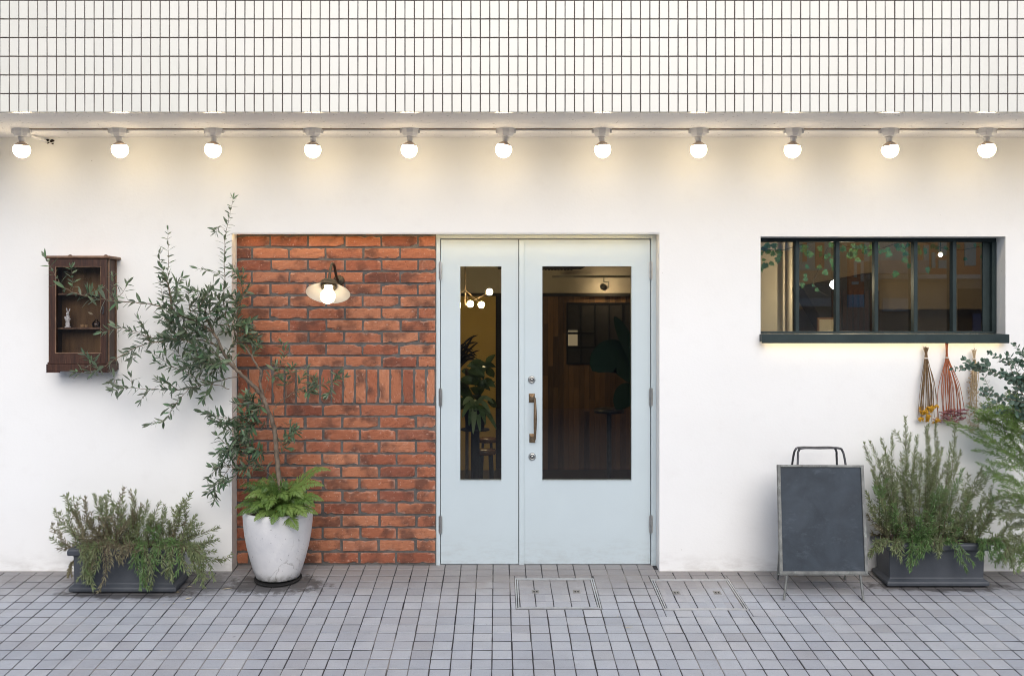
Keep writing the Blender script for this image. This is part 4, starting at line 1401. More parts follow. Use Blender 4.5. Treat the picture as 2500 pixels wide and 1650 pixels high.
# long arm over the cabinet
obranch([(424, 757, YT - 0.11), (386, 746, YT - 0.13), (331, 738, YT - 0.15), (286, 736, YT - 0.17), (238, 729, YT - 0.19), (207, 722, YT - 0.2), (172, 711, YT - 0.2), (148, 693, YT - 0.2), (131, 666, YT - 0.2), (113, 630, YT - 0.2)], 0.0036, 0.0011, 0.05, 0.032, 0.06, 0)
obranch([(176, 711, YT - 0.2), (177, 690, YT - 0.21), (174, 655, YT - 0.22)], 0.0014, 0.0009, 0.2, 0.024, 0.045)
obranch([(262, 732, YT - 0.18), (292, 722, YT - 0.19), (312, 692, YT - 0.2)], 0.0014, 0.0009, 0.25, 0.024, 0.056)
obranch([(268, 733, YT - 0.18), (276, 705, YT - 0.19), (275, 676, YT - 0.2)], 0.0013, 0.0008, 0.25, 0.026, 0.04)
obranch([(210, 722, YT - 0.2), (226, 712, YT - 0.22), (244, 708, YT - 0.23)], 0.0013, 0.0008, 0.1, 0.016, 0.05)
# lower arm crossing the cabinet foot
obranch([(540, 850, YT - 0.06), (480, 828, YT - 0.08), (406, 832, YT - 0.1), (345, 843, YT - 0.13), (286, 873, YT - 0.16), (255, 894, YT - 0.18), (221, 911, YT - 0.19), (188, 907, YT - 0.2)], 0.004, 0.0011, 0.16, 0.026, 0.058, 5)
obranch([(470, 832, YT - 0.08), (379, 826, YT - 0.1), (327, 808, YT - 0.12), (282, 794, YT - 0.13)], 0.0026, 0.001, 0.15, 0.02, 0.05, 3)
obranch([(560, 950, YT - 0.05), (500, 930, YT - 0.06), (451, 911, YT - 0.08), (410, 887, YT - 0.09), (372, 863, YT - 0.1)], 0.0026, 0.0011, 0.45, 0.03, 0.05, 3)
obranch([(598, 918, YT - 0.03), (568, 922, YT - 0.04), (510, 936, YT - 0.05), (448, 950, YT - 0.07), (379, 950, YT - 0.09), (310, 946, YT - 0.1), (272, 935, YT - 0.11)], 0.0032, 0.001, 0.15, 0.022, 0.052, 10, (0.06, 0.13))
obranch([(460, 950, YT - 0.06), (436, 976, YT - 0.07), (428, 990, YT - 0.08), (405, 1022, YT - 0.08), (368, 1034, YT - 0.08)], 0.0018, 0.0009, 0.1, 0.022, 0.05, 1, (0.05, 0.08))
# upright shoots
obranch([(420, 760, YT - 0.12), (418, 720, YT - 0.12), (410, 690, YT - 0.12), (411, 640, YT - 0.12), (411, 600, YT - 0.12), (410, 563, YT - 0.12)], 0.0024, 0.0007, 0.05, 0.036, 0.046)
obranch([(414, 705, YT - 0.12), (400, 672, YT - 0.13), (390, 640, YT - 0.13), (388, 620, YT - 0.13)], 0.0015, 0.0007, 0.1, 0.022, 0.046)
obranch([(400, 752, YT - 0.12), (395, 715, YT - 0.13), (392, 688, YT - 0.14)], 0.0014, 0.0007, 0.1, 0.02, 0.044)
obranch([(560, 800, YT - 0.04), (548, 753, YT - 0.08), (548, 667, YT - 0.09), (548, 598, YT - 0.09), (555, 556, YT - 0.09), (562, 520, YT - 0.09), (569, 486, YT - 0.09)], 0.003, 0.0007, 0.12, 0.024, 0.048)
obranch([(549, 672, YT - 0.09), (520, 664, YT - 0.1), (484, 656, YT - 0.12)], 0.0013, 0.0007, 0.2, 0.024, 0.05)
obranch([(550, 560, YT - 0.09), (536, 552, YT - 0.1), (526, 568, YT - 0.1)], 0.001, 0.0006, 0.3, 0.02, 0.042)
obranch([(566, 796, YT - 0.03), (584, 750, YT - 0.03), (592, 705, YT - 0.03), (594, 670, YT - 0.02)], 0.0026, 0.0009, 0.1, 0.018, 0.052, 6, (0.05, 0.11))
obranch([(575, 815, YT - 0.02), (590, 790, YT + 0.02), (610, 830, YT + 0.03)], 0.0016, 0.0009, 0.3, 0.02, 0.05, 2)
# the middle of the crown
for c_ in ([(530, 826, YT - 0.07), (505, 780, YT - 0.1), (500, 740, YT - 0.12), (495, 718, YT - 0.13)],
           [(540, 850, YT - 0.06), (520, 800, YT - 0.04), (530, 770, YT - 0.03), (540, 735, YT - 0.02)],
           [(555, 880, YT - 0.05), (500, 850, YT - 0.1), (450, 830, YT - 0.13), (410, 800, YT - 0.15)],
           [(545, 860, YT - 0.06), (490, 815, YT - 0.11), (450, 800, YT - 0.14), (395, 775, YT - 0.16)],
           [(520, 812, YT - 0.08), (480, 790, YT - 0.13), (465, 760, YT - 0.15), (470, 735, YT - 0.16)],
           [(570, 900, YT - 0.04), (545, 880, YT - 0.1), (510, 880, YT - 0.14), (470, 875, YT - 0.17)],
           [(580, 905, YT - 0.04), (560, 860, YT - 0.02), (575, 830, YT - 0.01), (585, 800, YT)],
           [(560, 890, YT - 0.05), (530, 895, YT - 0.02), (490, 905, YT), (450, 900, YT + 0.01)]):
    obranch(c_, 0.0034, 0.0011, 0.22, 0.023, 0.056, 6, (0.07, 0.17))
# low growth beside the trunk
obranch([(665, 1037, YT - 0.01), (630, 1033, YT - 0.05), (598, 1034, YT - 0.09), (562, 1022, YT - 0.11), (525, 1030, YT - 0.12)], 0.0028, 0.001, 0.12, 0.018, 0.054, 9, (0.06, 0.12), 0.0)
obranch([(672, 1100, YT), (632, 1100, YT - 0.05), (590, 1085, YT - 0.1), (545, 1094, YT - 0.12)], 0.0026, 0.001, 0.2, 0.018, 0.052, 9, (0.06, 0.13), 0.0)
obranch([(670, 1172, YT), (632, 1134, YT - 0.05), (592, 1143, YT - 0.1), (552, 1140, YT - 0.13), (520, 1140, YT - 0.14)], 0.0024, 0.001, 0.2, 0.018, 0.05, 8, (0.05, 0.11), 0.0)
obranch([(560, 1140, YT - 0.12), (545, 1165, YT - 0.14), (528, 1185, YT - 0.14), (508, 1202, YT - 0.14)], 0.0018, 0.0009, 0.15, 0.016, 0.046, 4, (0.04, 0.09), -0.1)
obranch([(646, 985, YT - 0.03), (628, 990, YT - 0.08), (606, 985, YT - 0.1), (596, 975, YT - 0.1)], 0.002, 0.0009, 0.1, 0.014, 0.052, 6, (0.05, 0.1))
obranch([(650, 1000, YT - 0.02), (600, 1060, YT - 0.06), (575, 1085, YT - 0.08), (550, 1110, YT - 0.1)], 0.002, 0.0009, 0.2, 0.018, 0.05, 6, (0.05, 0.11), 0.0)
# right hand twigs over the bricks
obranch([(667, 1020, YT), (674, 988, YT), (697, 972, YT - 0.02), (716, 957, YT - 0.03), (745, 948, YT - 0.05), (775, 940, YT - 0.06), (801, 934, YT - 0.06), (840, 922, YT - 0.06)], 0.0032, 0.001, 0.42, 0.02, 0.05, 0)
for c_ in ([(716, 957, YT - 0.03), (735, 925, YT - 0.03), (748, 900, YT - 0.04)], [(730, 952, YT - 0.04), (752, 958, YT - 0.06), (765, 950, YT - 0.08)],
           [(792, 936, YT - 0.06), (806, 945, YT - 0.06), (802, 962, YT - 0.07)], [(700, 970, YT - 0.02), (700, 930, YT - 0.02), (716, 895, YT - 0.02)],
           [(800, 935, YT - 0.06), (815, 930, YT - 0.07), (826, 912, YT - 0.08)], [(755, 945, YT - 0.05), (764, 935, YT - 0.07), (768, 925, YT - 0.08)]):
    obranch(c_, 0.0014, 0.0008, 0.35, 0.013, 0.05)
obranch([(643, 965, YT), (660, 925, YT), (684, 890, YT), (698, 855, YT)], 0.0018, 0.0007, 0.3, 0.024, 0.046, 3, (0.04, 0.09))
obranch([(681, 1098, YT), (692, 1080, YT - 0.02), (706, 1060, YT - 0.03), (716, 1050, YT - 0.03)], 0.0018, 0.0008, 0.3, 0.012, 0.045, 5, (0.03, 0.06))
obranch([(622, 884, YT), (615, 870, YT + 0.04), (622, 835, YT + 0.05), (618, 815, YT + 0.06)], 0.0016, 0.0008, 0.3, 0.014, 0.045, 4, (0.03, 0.07))

olive = empty('olive_tree', (PX, PY, PZ + 0.36), 'young olive tree with a bent thin trunk growing from the white pot', 'olive tree')
wood_t.build('trunk', M['bark'], olive)
wood_b.build('branch', M['twig'], olive)
oshape = [leaf_shape(1.0, RO.uniform(0.23, 0.30), 0.22, RO.uniform(0.02, 0.2), 4, peak=0.5) for _ in range(5)]
omesh = []
for (v_, f_) in oshape: omesh.append(MB().add(v_, f_).build('leaf', M['olive'], origin=(0, 0, 0), mesh_only=True))
olive_leaves = [(m_, k_) for m_, k_ in olive_leaves if m_.translation.y + 0.02 < (0.10 if m_.translation.x > OX0 else 0.0)]
order = sorted(range(len(olive_leaves)), key=lambda i: -olive_leaves[i][1])
big = set(order[:300])
ol = MB()
for i, (m_, k_) in enumerate(olive_leaves):
    j = RO.randrange(5)
    Mx = m_ @ Matrix.Scale(k_ * 1.42, 4)
    if i in big: inst('leaf', omesh[j], Mx, olive)
    else: ol.add([Mx @ Vector(p) for p in oshape[j][0]], oshape[j][1])
oo = ol.build('leaf', M['olive'], olive); oo['kind'] = 'stuff'

# ---- fern
fern = empty('fern', (PX, PY, PZ + 0.37), 'bright green fern spilling over the rim of the white pot', 'fern')
RF = random.Random(8)
def frond(ctrl, width, mat_, par):
    P = smooth(ctrl, 9)
    mb = MB()
    n = len(P)
    mb.tube(P, [0.0017 * (1 - 0.7 * i / n) for i in range(n)], 4)
    L = [0.0]
    for a, b in zip(P[:-1], P[1:]): L.append(L[-1] + (b - a).length)
    d = L[-1] * 0.16
    while d < L[-1] * 0.995:
        i = min(max(k for k in range(n) if L[k] <= d), n - 2)
        p = P[i].lerp(P[i + 1], (d - L[i]) / max(1e-6, L[i + 1] - L[i]))
        tg = (P[i + 1] - P[i]).normalized()
        u = d / L[-1]
        w_ = width * (min(1.0, 0.55 + 1.6 * (u - 0.16)) if u < 0.44 else 1.0) * (1 - max(0, (u - 0.30) / 0.70) ** 1.5) + 0.004
        nrm = Vector((0, -0.65, 0.75))
        side = tg.cross(nrm).normalized()
        for s_ in (-1, 1):
            dv = (side * s_ * 0.9 + tg * 0.42 + Vector((RF.gauss(0, 0.06), RF.gauss(0, 0.06), RF.gauss(0, 0.06) - 0.12))).normalized()
            B = basis(dv, side.cross(tg) + Vector((RF.gauss(0, 0.15), 0, RF.gauss(0, 0.15))))
            wd_ = 0.0055 + w_ * 0.135
            v_, f_ = leaf_shape(w_, wd_, 0.15, 0.22, 5, peak=0.32)
            mb.add([B @ Vector(q2) + p for q2 in v_], f_)
        d += 0.0145 * (1 - 0.45 * u)
    return mb.build('frond', mat_, par)
pc = Vector((PX, PY, PZ + 0.40))
tips = [(808, 1148, -0.16, 0.105), (792, 1186, -0.22, 0.09), (790, 1222, -0.3, 0.07), (777, 1255, -0.34, 0.05), (585, 1188, -0.2, 0.085), (573, 1240, -0.27, 0.06), (579, 1259, -0.33, 0.045),
        (620, 1272, -0.38, 0.05), (664, 1281, -0.40, 0.06), (728, 1294, -0.38, 0.05), (655, 1168, -0.12, 0.11), (597, 1216, -0.3, 0.08), (640, 1203, -0.28, 0.1), (750, 1262, -0.40, 0.06),
        (700, 1222, -0.36, 0.09), (742, 1218, -0.33, 0.1), (610, 1250, -0.38, 0.07), (690, 1262, -0.42, 0.07), (770, 1238, -0.38, 0.08), (625, 1180, -0.05, 0.1), (735, 1190, -0.05, 0.1), (714, 1262, -0.41, 0.06),
        (652, 1246, -0.40, 0.08), (590, 1205, -0.12, 0.09), (700, 1195, -0.2, 0.12)]
for (a, b, c, arch) in tips:
    e = at(a, b, c)
    s_ = pc + Vector((RF.gauss(0, 0.03), RF.gauss(0, 0.03), 0))
    m1 = s_.lerp(e, 0.33) + Vector((0, 0, arch * 0.8)); m2 = s_.lerp(e, 0.70) + Vector((0, 0, arch * 0.75))
    frond([s_, m1, m2, e], 0.068 * RF.uniform(0.85, 1.15), M['fern'], fern)
for k in range(7):
    a = RF.uniform(-3.14, 0) if k < 5 else RF.uniform(0, 3.14)
    e = pc + Vector((0.21 * math.cos(a), 0.17 * math.sin(a) - 0.02, RF.uniform(-0.03, 0.10)))
    e.y = min(e.y, 0.05)
    frond([pc, pc.lerp(e, 0.35) + Vector((0, 0, 0.06)), pc.lerp(e, 0.72) + Vector((0, 0, 0.06)), e], 0.055, M['fern'], fern)

# ================================================================== TROUGHS
def trough(x0, x1, y0, y1, label):
    zb = gz((y0 + y1) / 2) + 0.002
    H = 0.247
    root = empty('planter_trough', ((x0 + x1) / 2, (y0 + y1) / 2, zb), label, 'planter', 'dark grey plastic troughs')
    tp_ = 0.016
    def ring(g_, z): return [(x0 + g_, y0 + g_, z), (x1 - g_, y0 + g_, z), (x1 - g_, y1 - g_, z), (x0 + g_, y1 - g_, z)]
    def zz(y, h): return h + zb + SLOPE * (y - (y0 + y1) / 2) * (1 - h / H)
    secs = [(0.018, 0.0), (0.016, 0.007), (0.002, 0.010), (0.0, 0.014), (0.0, 0.026), (0.003, 0.034), (0.012, 0.040), (0.021, 0.046), (0.023, 0.052), (0.020, 0.20), (0.017, 0.206), (-0.002, 0.210), (-0.006, 0.216), (-0.006, 0.236), (-0.002, 0.244), (0.004, 0.247), (0.020, 0.247), (0.026, 0.240), (0.027, 0.215)]
    mb = MB()
    vs_ = []
    for g_, h in secs: vs_ += [(x, y, zz(y, h)) for x, y, _ in ring(g_, 0)]
    fs = []
    for i in range(len(secs) - 1):
        for k in range(4): fs.append((i * 4 + k, i * 4 + (k + 1) % 4, (i + 1) * 4 + (k + 1) % 4, (i + 1) * 4 + k))
    fs.append((3, 2, 1, 0))
    mb.add(vs_, fs)
    b = mb.build('trough', M['planter'], root)
    bv = b.modifiers.new('bevel', 'BEVEL'); bv.width = 0.006; bv.segments = 3; bv.limit_method = 'ANGLE'; bv.angle_limit = rad(50)
    MB().box(x0 + 0.0275, x1 - 0.0275, y0 + 0.0275, y1 - 0.0275, zb + 0.18, zb + 0.218).build('soil', M['soil'], root)
    return root, zb + 0.215
tA, zA = trough(-2.472, -1.852, -0.352, -0.118, 'dark grey trough against the left white wall, half hidden by trailing rosemary')
tB, zB = trough(2.280, 2.878, -0.266, -0.030, 'dark grey trough between the chalkboard and the right edge, under tall rosemary')

RS = random.Random(77)
def sprig(ctrl, mats, par, nl=0.026, nw=0.0064, gap=0.0135, whorl=5, r0=0.0024, bare=0.12, name='sprig', droop=0.0, sub=7, rr=RS):
    """a stem set with needles, one mesh"""
    P = smooth(ctrl, sub)
    n = len(P)
    for i in range(1, n): P[i] = P[i] + Vector((rr.gauss(0, 1), rr.gauss(0, 1), rr.gauss(0, 1))) * 0.0018
    mb = MB()
    mb.tube(P, [r0 * (1 - 0.65 * i / (n - 1)) for i in range(n)], 4, 0)
    L = [0.0]
    for a, b in zip(P[:-1], P[1:]): L.append(L[-1] + (b - a).length)
    d = L[-1] * bare
    ph = rr.uniform(0, 6)
    while d < L[-1]:
        i = min(max(k for k in range(n) if L[k] <= d), n - 2)
        p = P[i].lerp(P[i + 1], (d - L[i]) / max(1e-6, L[i + 1] - L[i]))
        tg = (P[i + 1] - P[i]).normalized()
        u_ = tg.orthogonal().normalized(); v2 = tg.cross(u_)
        fr = d / L[-1]
        for q_ in range(whorl):
            a = ph + q_ * 2 * math.pi / whorl + rr.gauss(0, 0.35)
            pr = u_ * math.cos(a) + v2 * math.sin(a)
            op = 0.95 - 0.55 * max(0, fr - 0.6) / 0.4
            dv = (tg * rr.uniform(0.45, 1.0) + pr * op + Vector((0, 0, -droop))).normalized()
            ln = nl * rr.uniform(0.65, 1.2) * (1 - 0.3 * max(0, fr - 0.85) / 0.15)
            sd_ = dv.cross(Vector((rr.gauss(0, 1), rr.gauss(0, 1), rr.gauss(0, 1)))).normalized() * nw * 0.5
            bend = (tg * 0.18 - Vector((0, 0, 0.10))) * ln
            mid = p + dv * ln * 0.5
            end = p + dv * ln + bend
            mb.add([p, mid + sd_, end, mid - sd_], [(0, 1, 2), (0, 2, 3)], 1)
        ph += 0.8
        d += gap * rr.uniform(0.8, 1.25)
    return mb.build(name, mats, par)

GREEN, FRESH, DRY = [M['rosestem'], M['rose']], [M['rosestem'], M['rosegreen']], [M['rosestem'], M['roseback']]
rosA = empty('rosemary_bush', (-2.16, -0.235, zA), 'low straggly rosemary, half dry, trailing over the left trough', 'rosemary')
def lp_(z): return z
def upright(par, bx, by, bz, tip, mats, lean=0.0, rr=RS, **kw):
    b = Vector((bx, by, bz))
    side = Vector((rr.gauss(0, 0.025), rr.gauss(0, 0.02), 0))
    m1 = b.lerp(tip, 0.35) + side + Vector((0, 0, 0.02)); m2 = b.lerp(tip, 0.7) + side * 0.7 + Vector((rr.gauss(0, 0.01), 0, 0))
    H_ = (tip - b).length
    if H_ > 0.16:
        for k_ in range(1 if H_ < 0.4 else 2):
            f_ = rr.uniform(0.3, 0.82)
            o_ = b.lerp(tip, f_) + side * 0.9
            d_ = ((tip - b).normalized() * rr.uniform(0.5, 1.0) + Vector((rr.gauss(0, 0.55), rr.gauss(-0.1, 0.35), 0.1))).normalized()
            l_ = rr.uniform(0.05, 0.12)
            if 2.05 < o_.x < 2.25: d_.y = abs(d_.y); d_.x = abs(d_.x)
            sprig([o_, o_ + d_ * l_ * 0.5, o_ + (d_ + Vector((0, 0, 0.35))) * l_], mats, par, rr=rr, bare=0.05, nl=0.028, r0=0.0014)
    return sprig([b, m1, m2, tip], mats, par, rr=rr, **kw)
# left bush: tall tips read off the photo
for (a, b, c, m_) in ((155, 1208, -0.2, GREEN), (165, 1204, -0.17, GREEN), (134, 1245, -0.22, GREEN), (143, 1275, -0.2, DRY), (150, 1290, -0.26, GREEN), (175, 1248, -0.2, DRY), (232, 1205, -0.18, GREEN), (247, 1216, -0.22, GREEN),
                      (256, 1212, -0.16, GREEN), (208, 1212, -0.15, DRY), (192, 1252, -0.2, DRY), (275, 1228, -0.2, GREEN), (302, 1192, -0.16, DRY), (315, 1196, -0.18, DRY), (330, 1202, -0.2, GREEN), (300, 1215, -0.22, GREEN),
                      (308, 1230, -0.24, GREEN), (345, 1242, -0.2, GREEN), (365, 1232, -0.18, GREEN), (390, 1226, -0.2, GREEN), (405, 1245, -0.22, GREEN), (420, 1240, -0.15, GREEN), (448, 1222, -0.2, GREEN), (456, 1228, -0.17, GREEN),
                      (438, 1245, -0.24, GREEN), (478, 1256, -0.2, GREEN), (470, 1275, -0.25, GREEN), (350, 1262, -0.28, GREEN), (330, 1255, -0.25, DRY), (270, 1262, -0.26, DRY), (240, 1262, -0.26, DRY), (222, 1270, -0.28, DRY), (195, 1280, -0.25, DRY), (288, 1268, -0.28, GREEN), (395, 1262, -0.28, GREEN), (412, 1275, -0.3, GREEN), (375, 1270, -0.3, GREEN),
                      (120 + 2240 / 5.4, 1287, -0.2, GREEN), (120 + 1900 / 5.4, 1300, -0.25, GREEN), (533, 1318, -0.2, GREEN), (548, 1368, -0.22, GREEN), (500, 1330, -0.24, GREEN), (528, 1345, -0.18, GREEN), (142, 1338, -0.2, DRY), (150, 1325, -0.24, GREEN)):
    tip = at(a, b, c)
    bx = max(-2.42, min(-1.90, tip.x * 0.7 + -2.16 * 0.3 + RS.gauss(0, 0.03)))
    upright(rosA, bx, -0.235 + RS.gauss(0, 0.035), zA - 0.01, tip, m_, nl=0.030, bare=0.15)
for k in range(22):     # twiggy filling
    bx = RS.uniform(-2.42, -1.88)
    tip = Vector((bx + RS.gauss(0, 0.07), RS.uniform(-0.36, -0.14), zA + RS.uniform(0.05, 0.2)))
    upright(rosA, bx, RS.uniform(-0.31, -0.16), zA - 0.01, tip, RS.choice([DRY, GREEN, GREEN]) if bx > -2.15 else RS.choice([DRY, DRY, GREEN]), nl=0.030)
# trailing over the front
for (sx, ex, ey, m_, n_) in ((232, 222, 1440, GREEN, 4), (250, 232, 1400, GREEN, 4), (262, 255, 1405, DRY, 3), (222, 215, 1380, GREEN, 3), (285, 295, 1392, DRY, 2), (345, 352, 1440, FRESH, 3), (368, 372, 1442, GREEN, 2), (352, 338, 1372, FRESH, 2), (385, 380, 1385, FRESH, 2), (400, 398, 1400, GREEN, 2), (410, 430, 1392, FRESH, 2), (420, 436, 1425, GREEN, 2), (440, 470, 1380, GREEN, 4), (455, 480, 1420, GREEN, 4), (470, 505, 1428, GREEN, 3), (300, 305, 1350, DRY, 3)):
    for k in range(n_):
        s_ = at(sx + RS.gauss(0, 10), 1345, -0.33) ; s_.y = -0.30
        e = at(ex + RS.gauss(0, 11), min(1444, ey + RS.gauss(0, 14)), -0.40 - RS.uniform(0, 0.03))
        e.z = max(e.z, gz(e.y) + 0.015)
        e.x += RS.gauss(0, 0.03); m1 = Vector((s_.x * 0.7 + e.x * 0.3 + RS.gauss(0, 0.015), -0.375, s_.z + 0.045)); m2 = Vector((s_.x * 0.35 + e.x * 0.65 + RS.gauss(0, 0.03), -0.40 - abs(RS.gauss(0, 0.015)), (s_.z + e.z) / 2 + 0.01)); e.z += 0.02 * RS.random()
        sprig([Vector((s_.x, -0.28, zA)), m1, m2, e], m_, rosA, nl=0.030, bare=0.2)
for k in range(7):
    e = at(RS.uniform(320, 440), RS.uniform(1280, 1340), -0.37)
    upright(rosA, e.x + RS.gauss(0, 0.02), -0.3, zA, e, FRESH, nl=0.030)
e0 = at(176, 1390, -0.3)
for k in range(4): sprig([e0 + Vector((0.02, 0.03, 0.05)), e0 + Vector((-0.005, 0, 0.03)), e0 + Vector((RS.gauss(-0.01, 0.012), -0.01, -0.035))], DRY, rosA, nl=0.018)

rosB = empty('rosemary_bush', (2.58, -0.15, zB), 'tall upright rosemary beside the chalkboard, with grey green spires', 'rosemary')
RB = random.Random(31)
for (a, b, c, m_) in ((2108, 1082, -0.2, GREEN), (2125, 1080, -0.18, GREEN), (2152, 1070, -0.18, GREEN), (2178, 1060, -0.15, GREEN), (2211, 1016, -0.15, GREEN), (2222, 1060, -0.2, GREEN), (2240, 1065, -0.14, GREEN), (2258, 1040, -0.2, GREEN), (2265, 1036, -0.17, GREEN),
                      (2283, 1036, -0.14, GREEN), (2292, 1075, -0.2, GREEN), (2300, 1092, -0.18, GREEN), (2332, 1038, -0.2, GREEN), (2345, 1100, -0.15, GREEN), (2320, 1086, -0.2, GREEN), (2350, 1145, -0.24, FRESH), (2200, 1108, -0.2, GREEN), (2170, 1112, -0.22, GREEN), (2130, 1150, -0.22, GREEN),
                      (2112, 1198, -0.25, GREEN), (2120, 1230, -0.27, GREEN), (2165, 1170, -0.26, FRESH), (2235, 1110, -0.22, GREEN), (2270, 1090, -0.22, GREEN), (2252, 1120, -0.26, GREEN), (2310, 1130, -0.22, GREEN), (2395, 1145, -0.2, GREEN), (2402, 1160, -0.18, GREEN), (2420, 1190, -0.2, GREEN), (2370, 1200, -0.22, GREEN),
                      (2215, 1195, -0.28, GREEN), (2300, 1180, -0.28, FRESH), (2280, 1160, -0.26, GREEN), (2340, 1195, -0.26, GREEN), (2190, 1180, -0.25, GREEN), (2400, 1215, -0.24, GREEN), (2440, 1200, -0.2, GREEN), (2150, 1215, -0.28, GREEN), (2185, 1240, -0.3, FRESH), (2450, 1240, -0.25, GREEN), (2460, 1280, -0.26, GREEN), (2380, 1250, -0.3, GREEN)):
    tip = at(a, b, c)
    bx = max(2.34, min(2.82, tip.x * 0.65 + 2.56 * 0.35 + RB.gauss(0, 0.03)))
    for q_ in range(1):
        tp2 = tip + (Vector((RB.gauss(0, 0.02), RB.gauss(0, 0.02), -RB.uniform(0.02, 0.08))) if q_ else Vector())
        upright(rosB, bx + RB.gauss(0, 0.01), -0.15 + RB.gauss(0, 0.035), zB - 0.01, tp2, m_, rr=RB, nl=0.030, bare=0.22)
for k in range(38):
    bx = RB.uniform(2.32, 2.84)
    tip = Vector((bx + RB.gauss(0, 0.08), RB.uniform(-0.29, -0.06), zB + RB.uniform(0.06, 0.30)))
    upright(rosB, bx, RB.uniform(-0.23, -0.08), zB - 0.01, tip, RB.choice([DRY, GREEN, GREEN, FRESH]), rr=RB, nl=0.030)
for (sx, ex, ey, m_, n_) in ((2150, 2130, 1345, GREEN, 5), (2190, 2185, 1355, GREEN, 5), (2225, 2210, 1395, FRESH, 3), (2250, 2245, 1350, FRESH, 5), (2285, 2290, 1345, GREEN, 4), (2290, 2368, 1382, FRESH, 2), (2390, 2400, 1360, FRESH, 5), (2420, 2440, 1350, FRESH, 5), (2440, 2470, 1385, GREEN, 4)):
    for k in range(n_):
        s_ = at(sx + RB.gauss(0, 12), 1335, -0.24)
        e = at(ex + RB.gauss(0, 12), ey + RB.gauss(0, 12), -0.32 - RB.uniform(0, 0.03))
        m1 = Vector((s_.x * 0.7 + e.x * 0.3, -0.29, s_.z + 0.05)); m2 = Vector((s_.x * 0.35 + e.x * 0.65, -0.315, (s_.z + e.z) / 2 + 0.02))
        sprig([Vector((min(2.86, s_.x), -0.20, zB)), m1, m2, e], m_, rosB, nl=0.030, bare=0.2, rr=RB)
for k in range(10):
    e = at(RB.uniform(2200, 2330), RB.uniform(1270, 1320), -0.31)
    upright(rosB, e.x + RB.gauss(0, 0.02), -0.22, zB, e, FRESH, rr=RB, nl=0.022)

# ---- feathery shrub and eucalyptus reaching in from the right
FS = [M['rosestem'], M['feather']]
fe = empty('feathery_shrub', (3.28, -0.22, gz(-0.22)), 'light green feathery leaved shrub arching in from the right edge', 'shrub')
RE = random.Random(9)
base = Vector((3.28, -0.22, gz(-0.22)))
MB().tube(smooth([base, base + Vector((0.01, 0.0, 0.3)), base + Vector((-0.02, 0.01, 0.62)), base + Vector((-0.05, 0, 0.95))]), 0.011, 8).build('trunk', M['bark'], fe)
for (sx, sy, ex, ey, n_, m_) in ((2530, 1150, 2335, 1040, 4, FS), (2530, 1120, 2370, 1012, 6, FS), (2530, 1090, 2400, 1008, 7, FS), (2530, 1060, 2430, 1000, 7, FS), (2530, 1170, 2390, 1080, 5, FS), (2530, 1140, 2440, 1060, 6, FS), (2530, 1200, 2410, 1130, 4, FS), (2530, 1230, 2395, 1150, 4, FS), (2535, 1260, 2440, 1190, 5, FS),
                             (2535, 1290, 2430, 1250, 5, GREEN), (2535, 1320, 2440, 1320, 5, GREEN), (2535, 1330, 2460, 1380, 5, FS), (2535, 1280, 2450, 1300, 5, GREEN), (2535, 1310, 2480, 1400, 4, FS), (2530, 1030, 2460, 1005, 6, FS), (2535, 1360, 2420, 1375, 3, GREEN), (2535, 1240, 2470, 1215, 4, GREEN)):
    for k in range(n_):
        Yd = RE.uniform(-0.34, -0.12)
        s_ = at(sx, sy + RE.gauss(0, 12), Yd); e = at(ex + RE.gauss(0, 15), ey + RE.gauss(0, 14), Yd + RE.gauss(0, 0.03))
        e.y = min(e.y, -0.04)
        rise = 0.035 if ey < 1200 else 0.02
        mid1 = s_.lerp(e, 0.35) + Vector((0, 0, rise + RE.gauss(0, 0.02))); mid2 = s_.lerp(e, 0.7) + Vector((RE.gauss(0, 0.015), RE.gauss(0, 0.02), rise * 0.9 + RE.gauss(0, 0.022)))
        if sy > 1100 and k >= n_ * 0.62: break
        for k2 in range(2):
            f_ = RE.uniform(0.25, 0.85); o_ = s_.lerp(e, f_) + Vector((0, 0, rise * 0.9)); d_ = ((e - s_).normalized() + Vector((RE.gauss(0, 0.6), RE.gauss(0, 0.5), RE.gauss(0.1, 0.7)))).normalized() * RE.uniform(0.05, 0.11)
            sprig([o_, o_ + d_ * 0.5, o_ + d_ + Vector((0, 0, RE.uniform(-0.02, 0.015)))], m_, fe, nl=0.023, nw=0.0052, gap=0.0120, whorl=4, r0=0.001, bare=0.05, rr=RE, sub=4)
        sprig([s_, mid1, mid2, e], m_, fe, nl=0.025, nw=0.0052, gap=0.0115, whorl=4, r0=0.0013, bare=0.1, rr=RE)
eu = empty('eucalyptus', (3.3, -0.36, gz(-0.36)), 'blue green eucalyptus with round leaves reaching in at the upper right edge', 'eucalyptus')
base = Vector((3.22, -0.36, gz(-0.36)))
ewood = MB()
ewood.tube(smooth([base, base + Vector((0.04, 0, 0.5)), base + Vector((0.02, 0.02, 1.0)), base + Vector((-0.02, 0.02, 1.42))]), 0.010, 8)
el_ = []
def ebranch(ctrl, n_tw, size):
    P = smooth([at(a, b, c) for a, b, c in ctrl], 5)
    ewood.tube(P, [0.0028 * (1 - 0.7 * i / len(P)) for i in range(len(P))], 5)
    leafy(P, 0.02, 0.016, size, RE, el_, out=1.0)
    for k in range(n_tw):
        i = RE.randrange(1, len(P) - 1)
        dv = Vector((RE.gauss(-0.3, 0.6), RE.gauss(0, 0.4), RE.gauss(0, 0.7))).normalized()
        q_ = [P[i] + dv * t * RE.uniform(0.08, 0.14) for t in (0, 0.33, 0.66, 1.0)]
        ewood.tube(q_, 0.001, 4)
        leafy(q_, 0.01, 0.017, size, RE, el_, out=1.0)
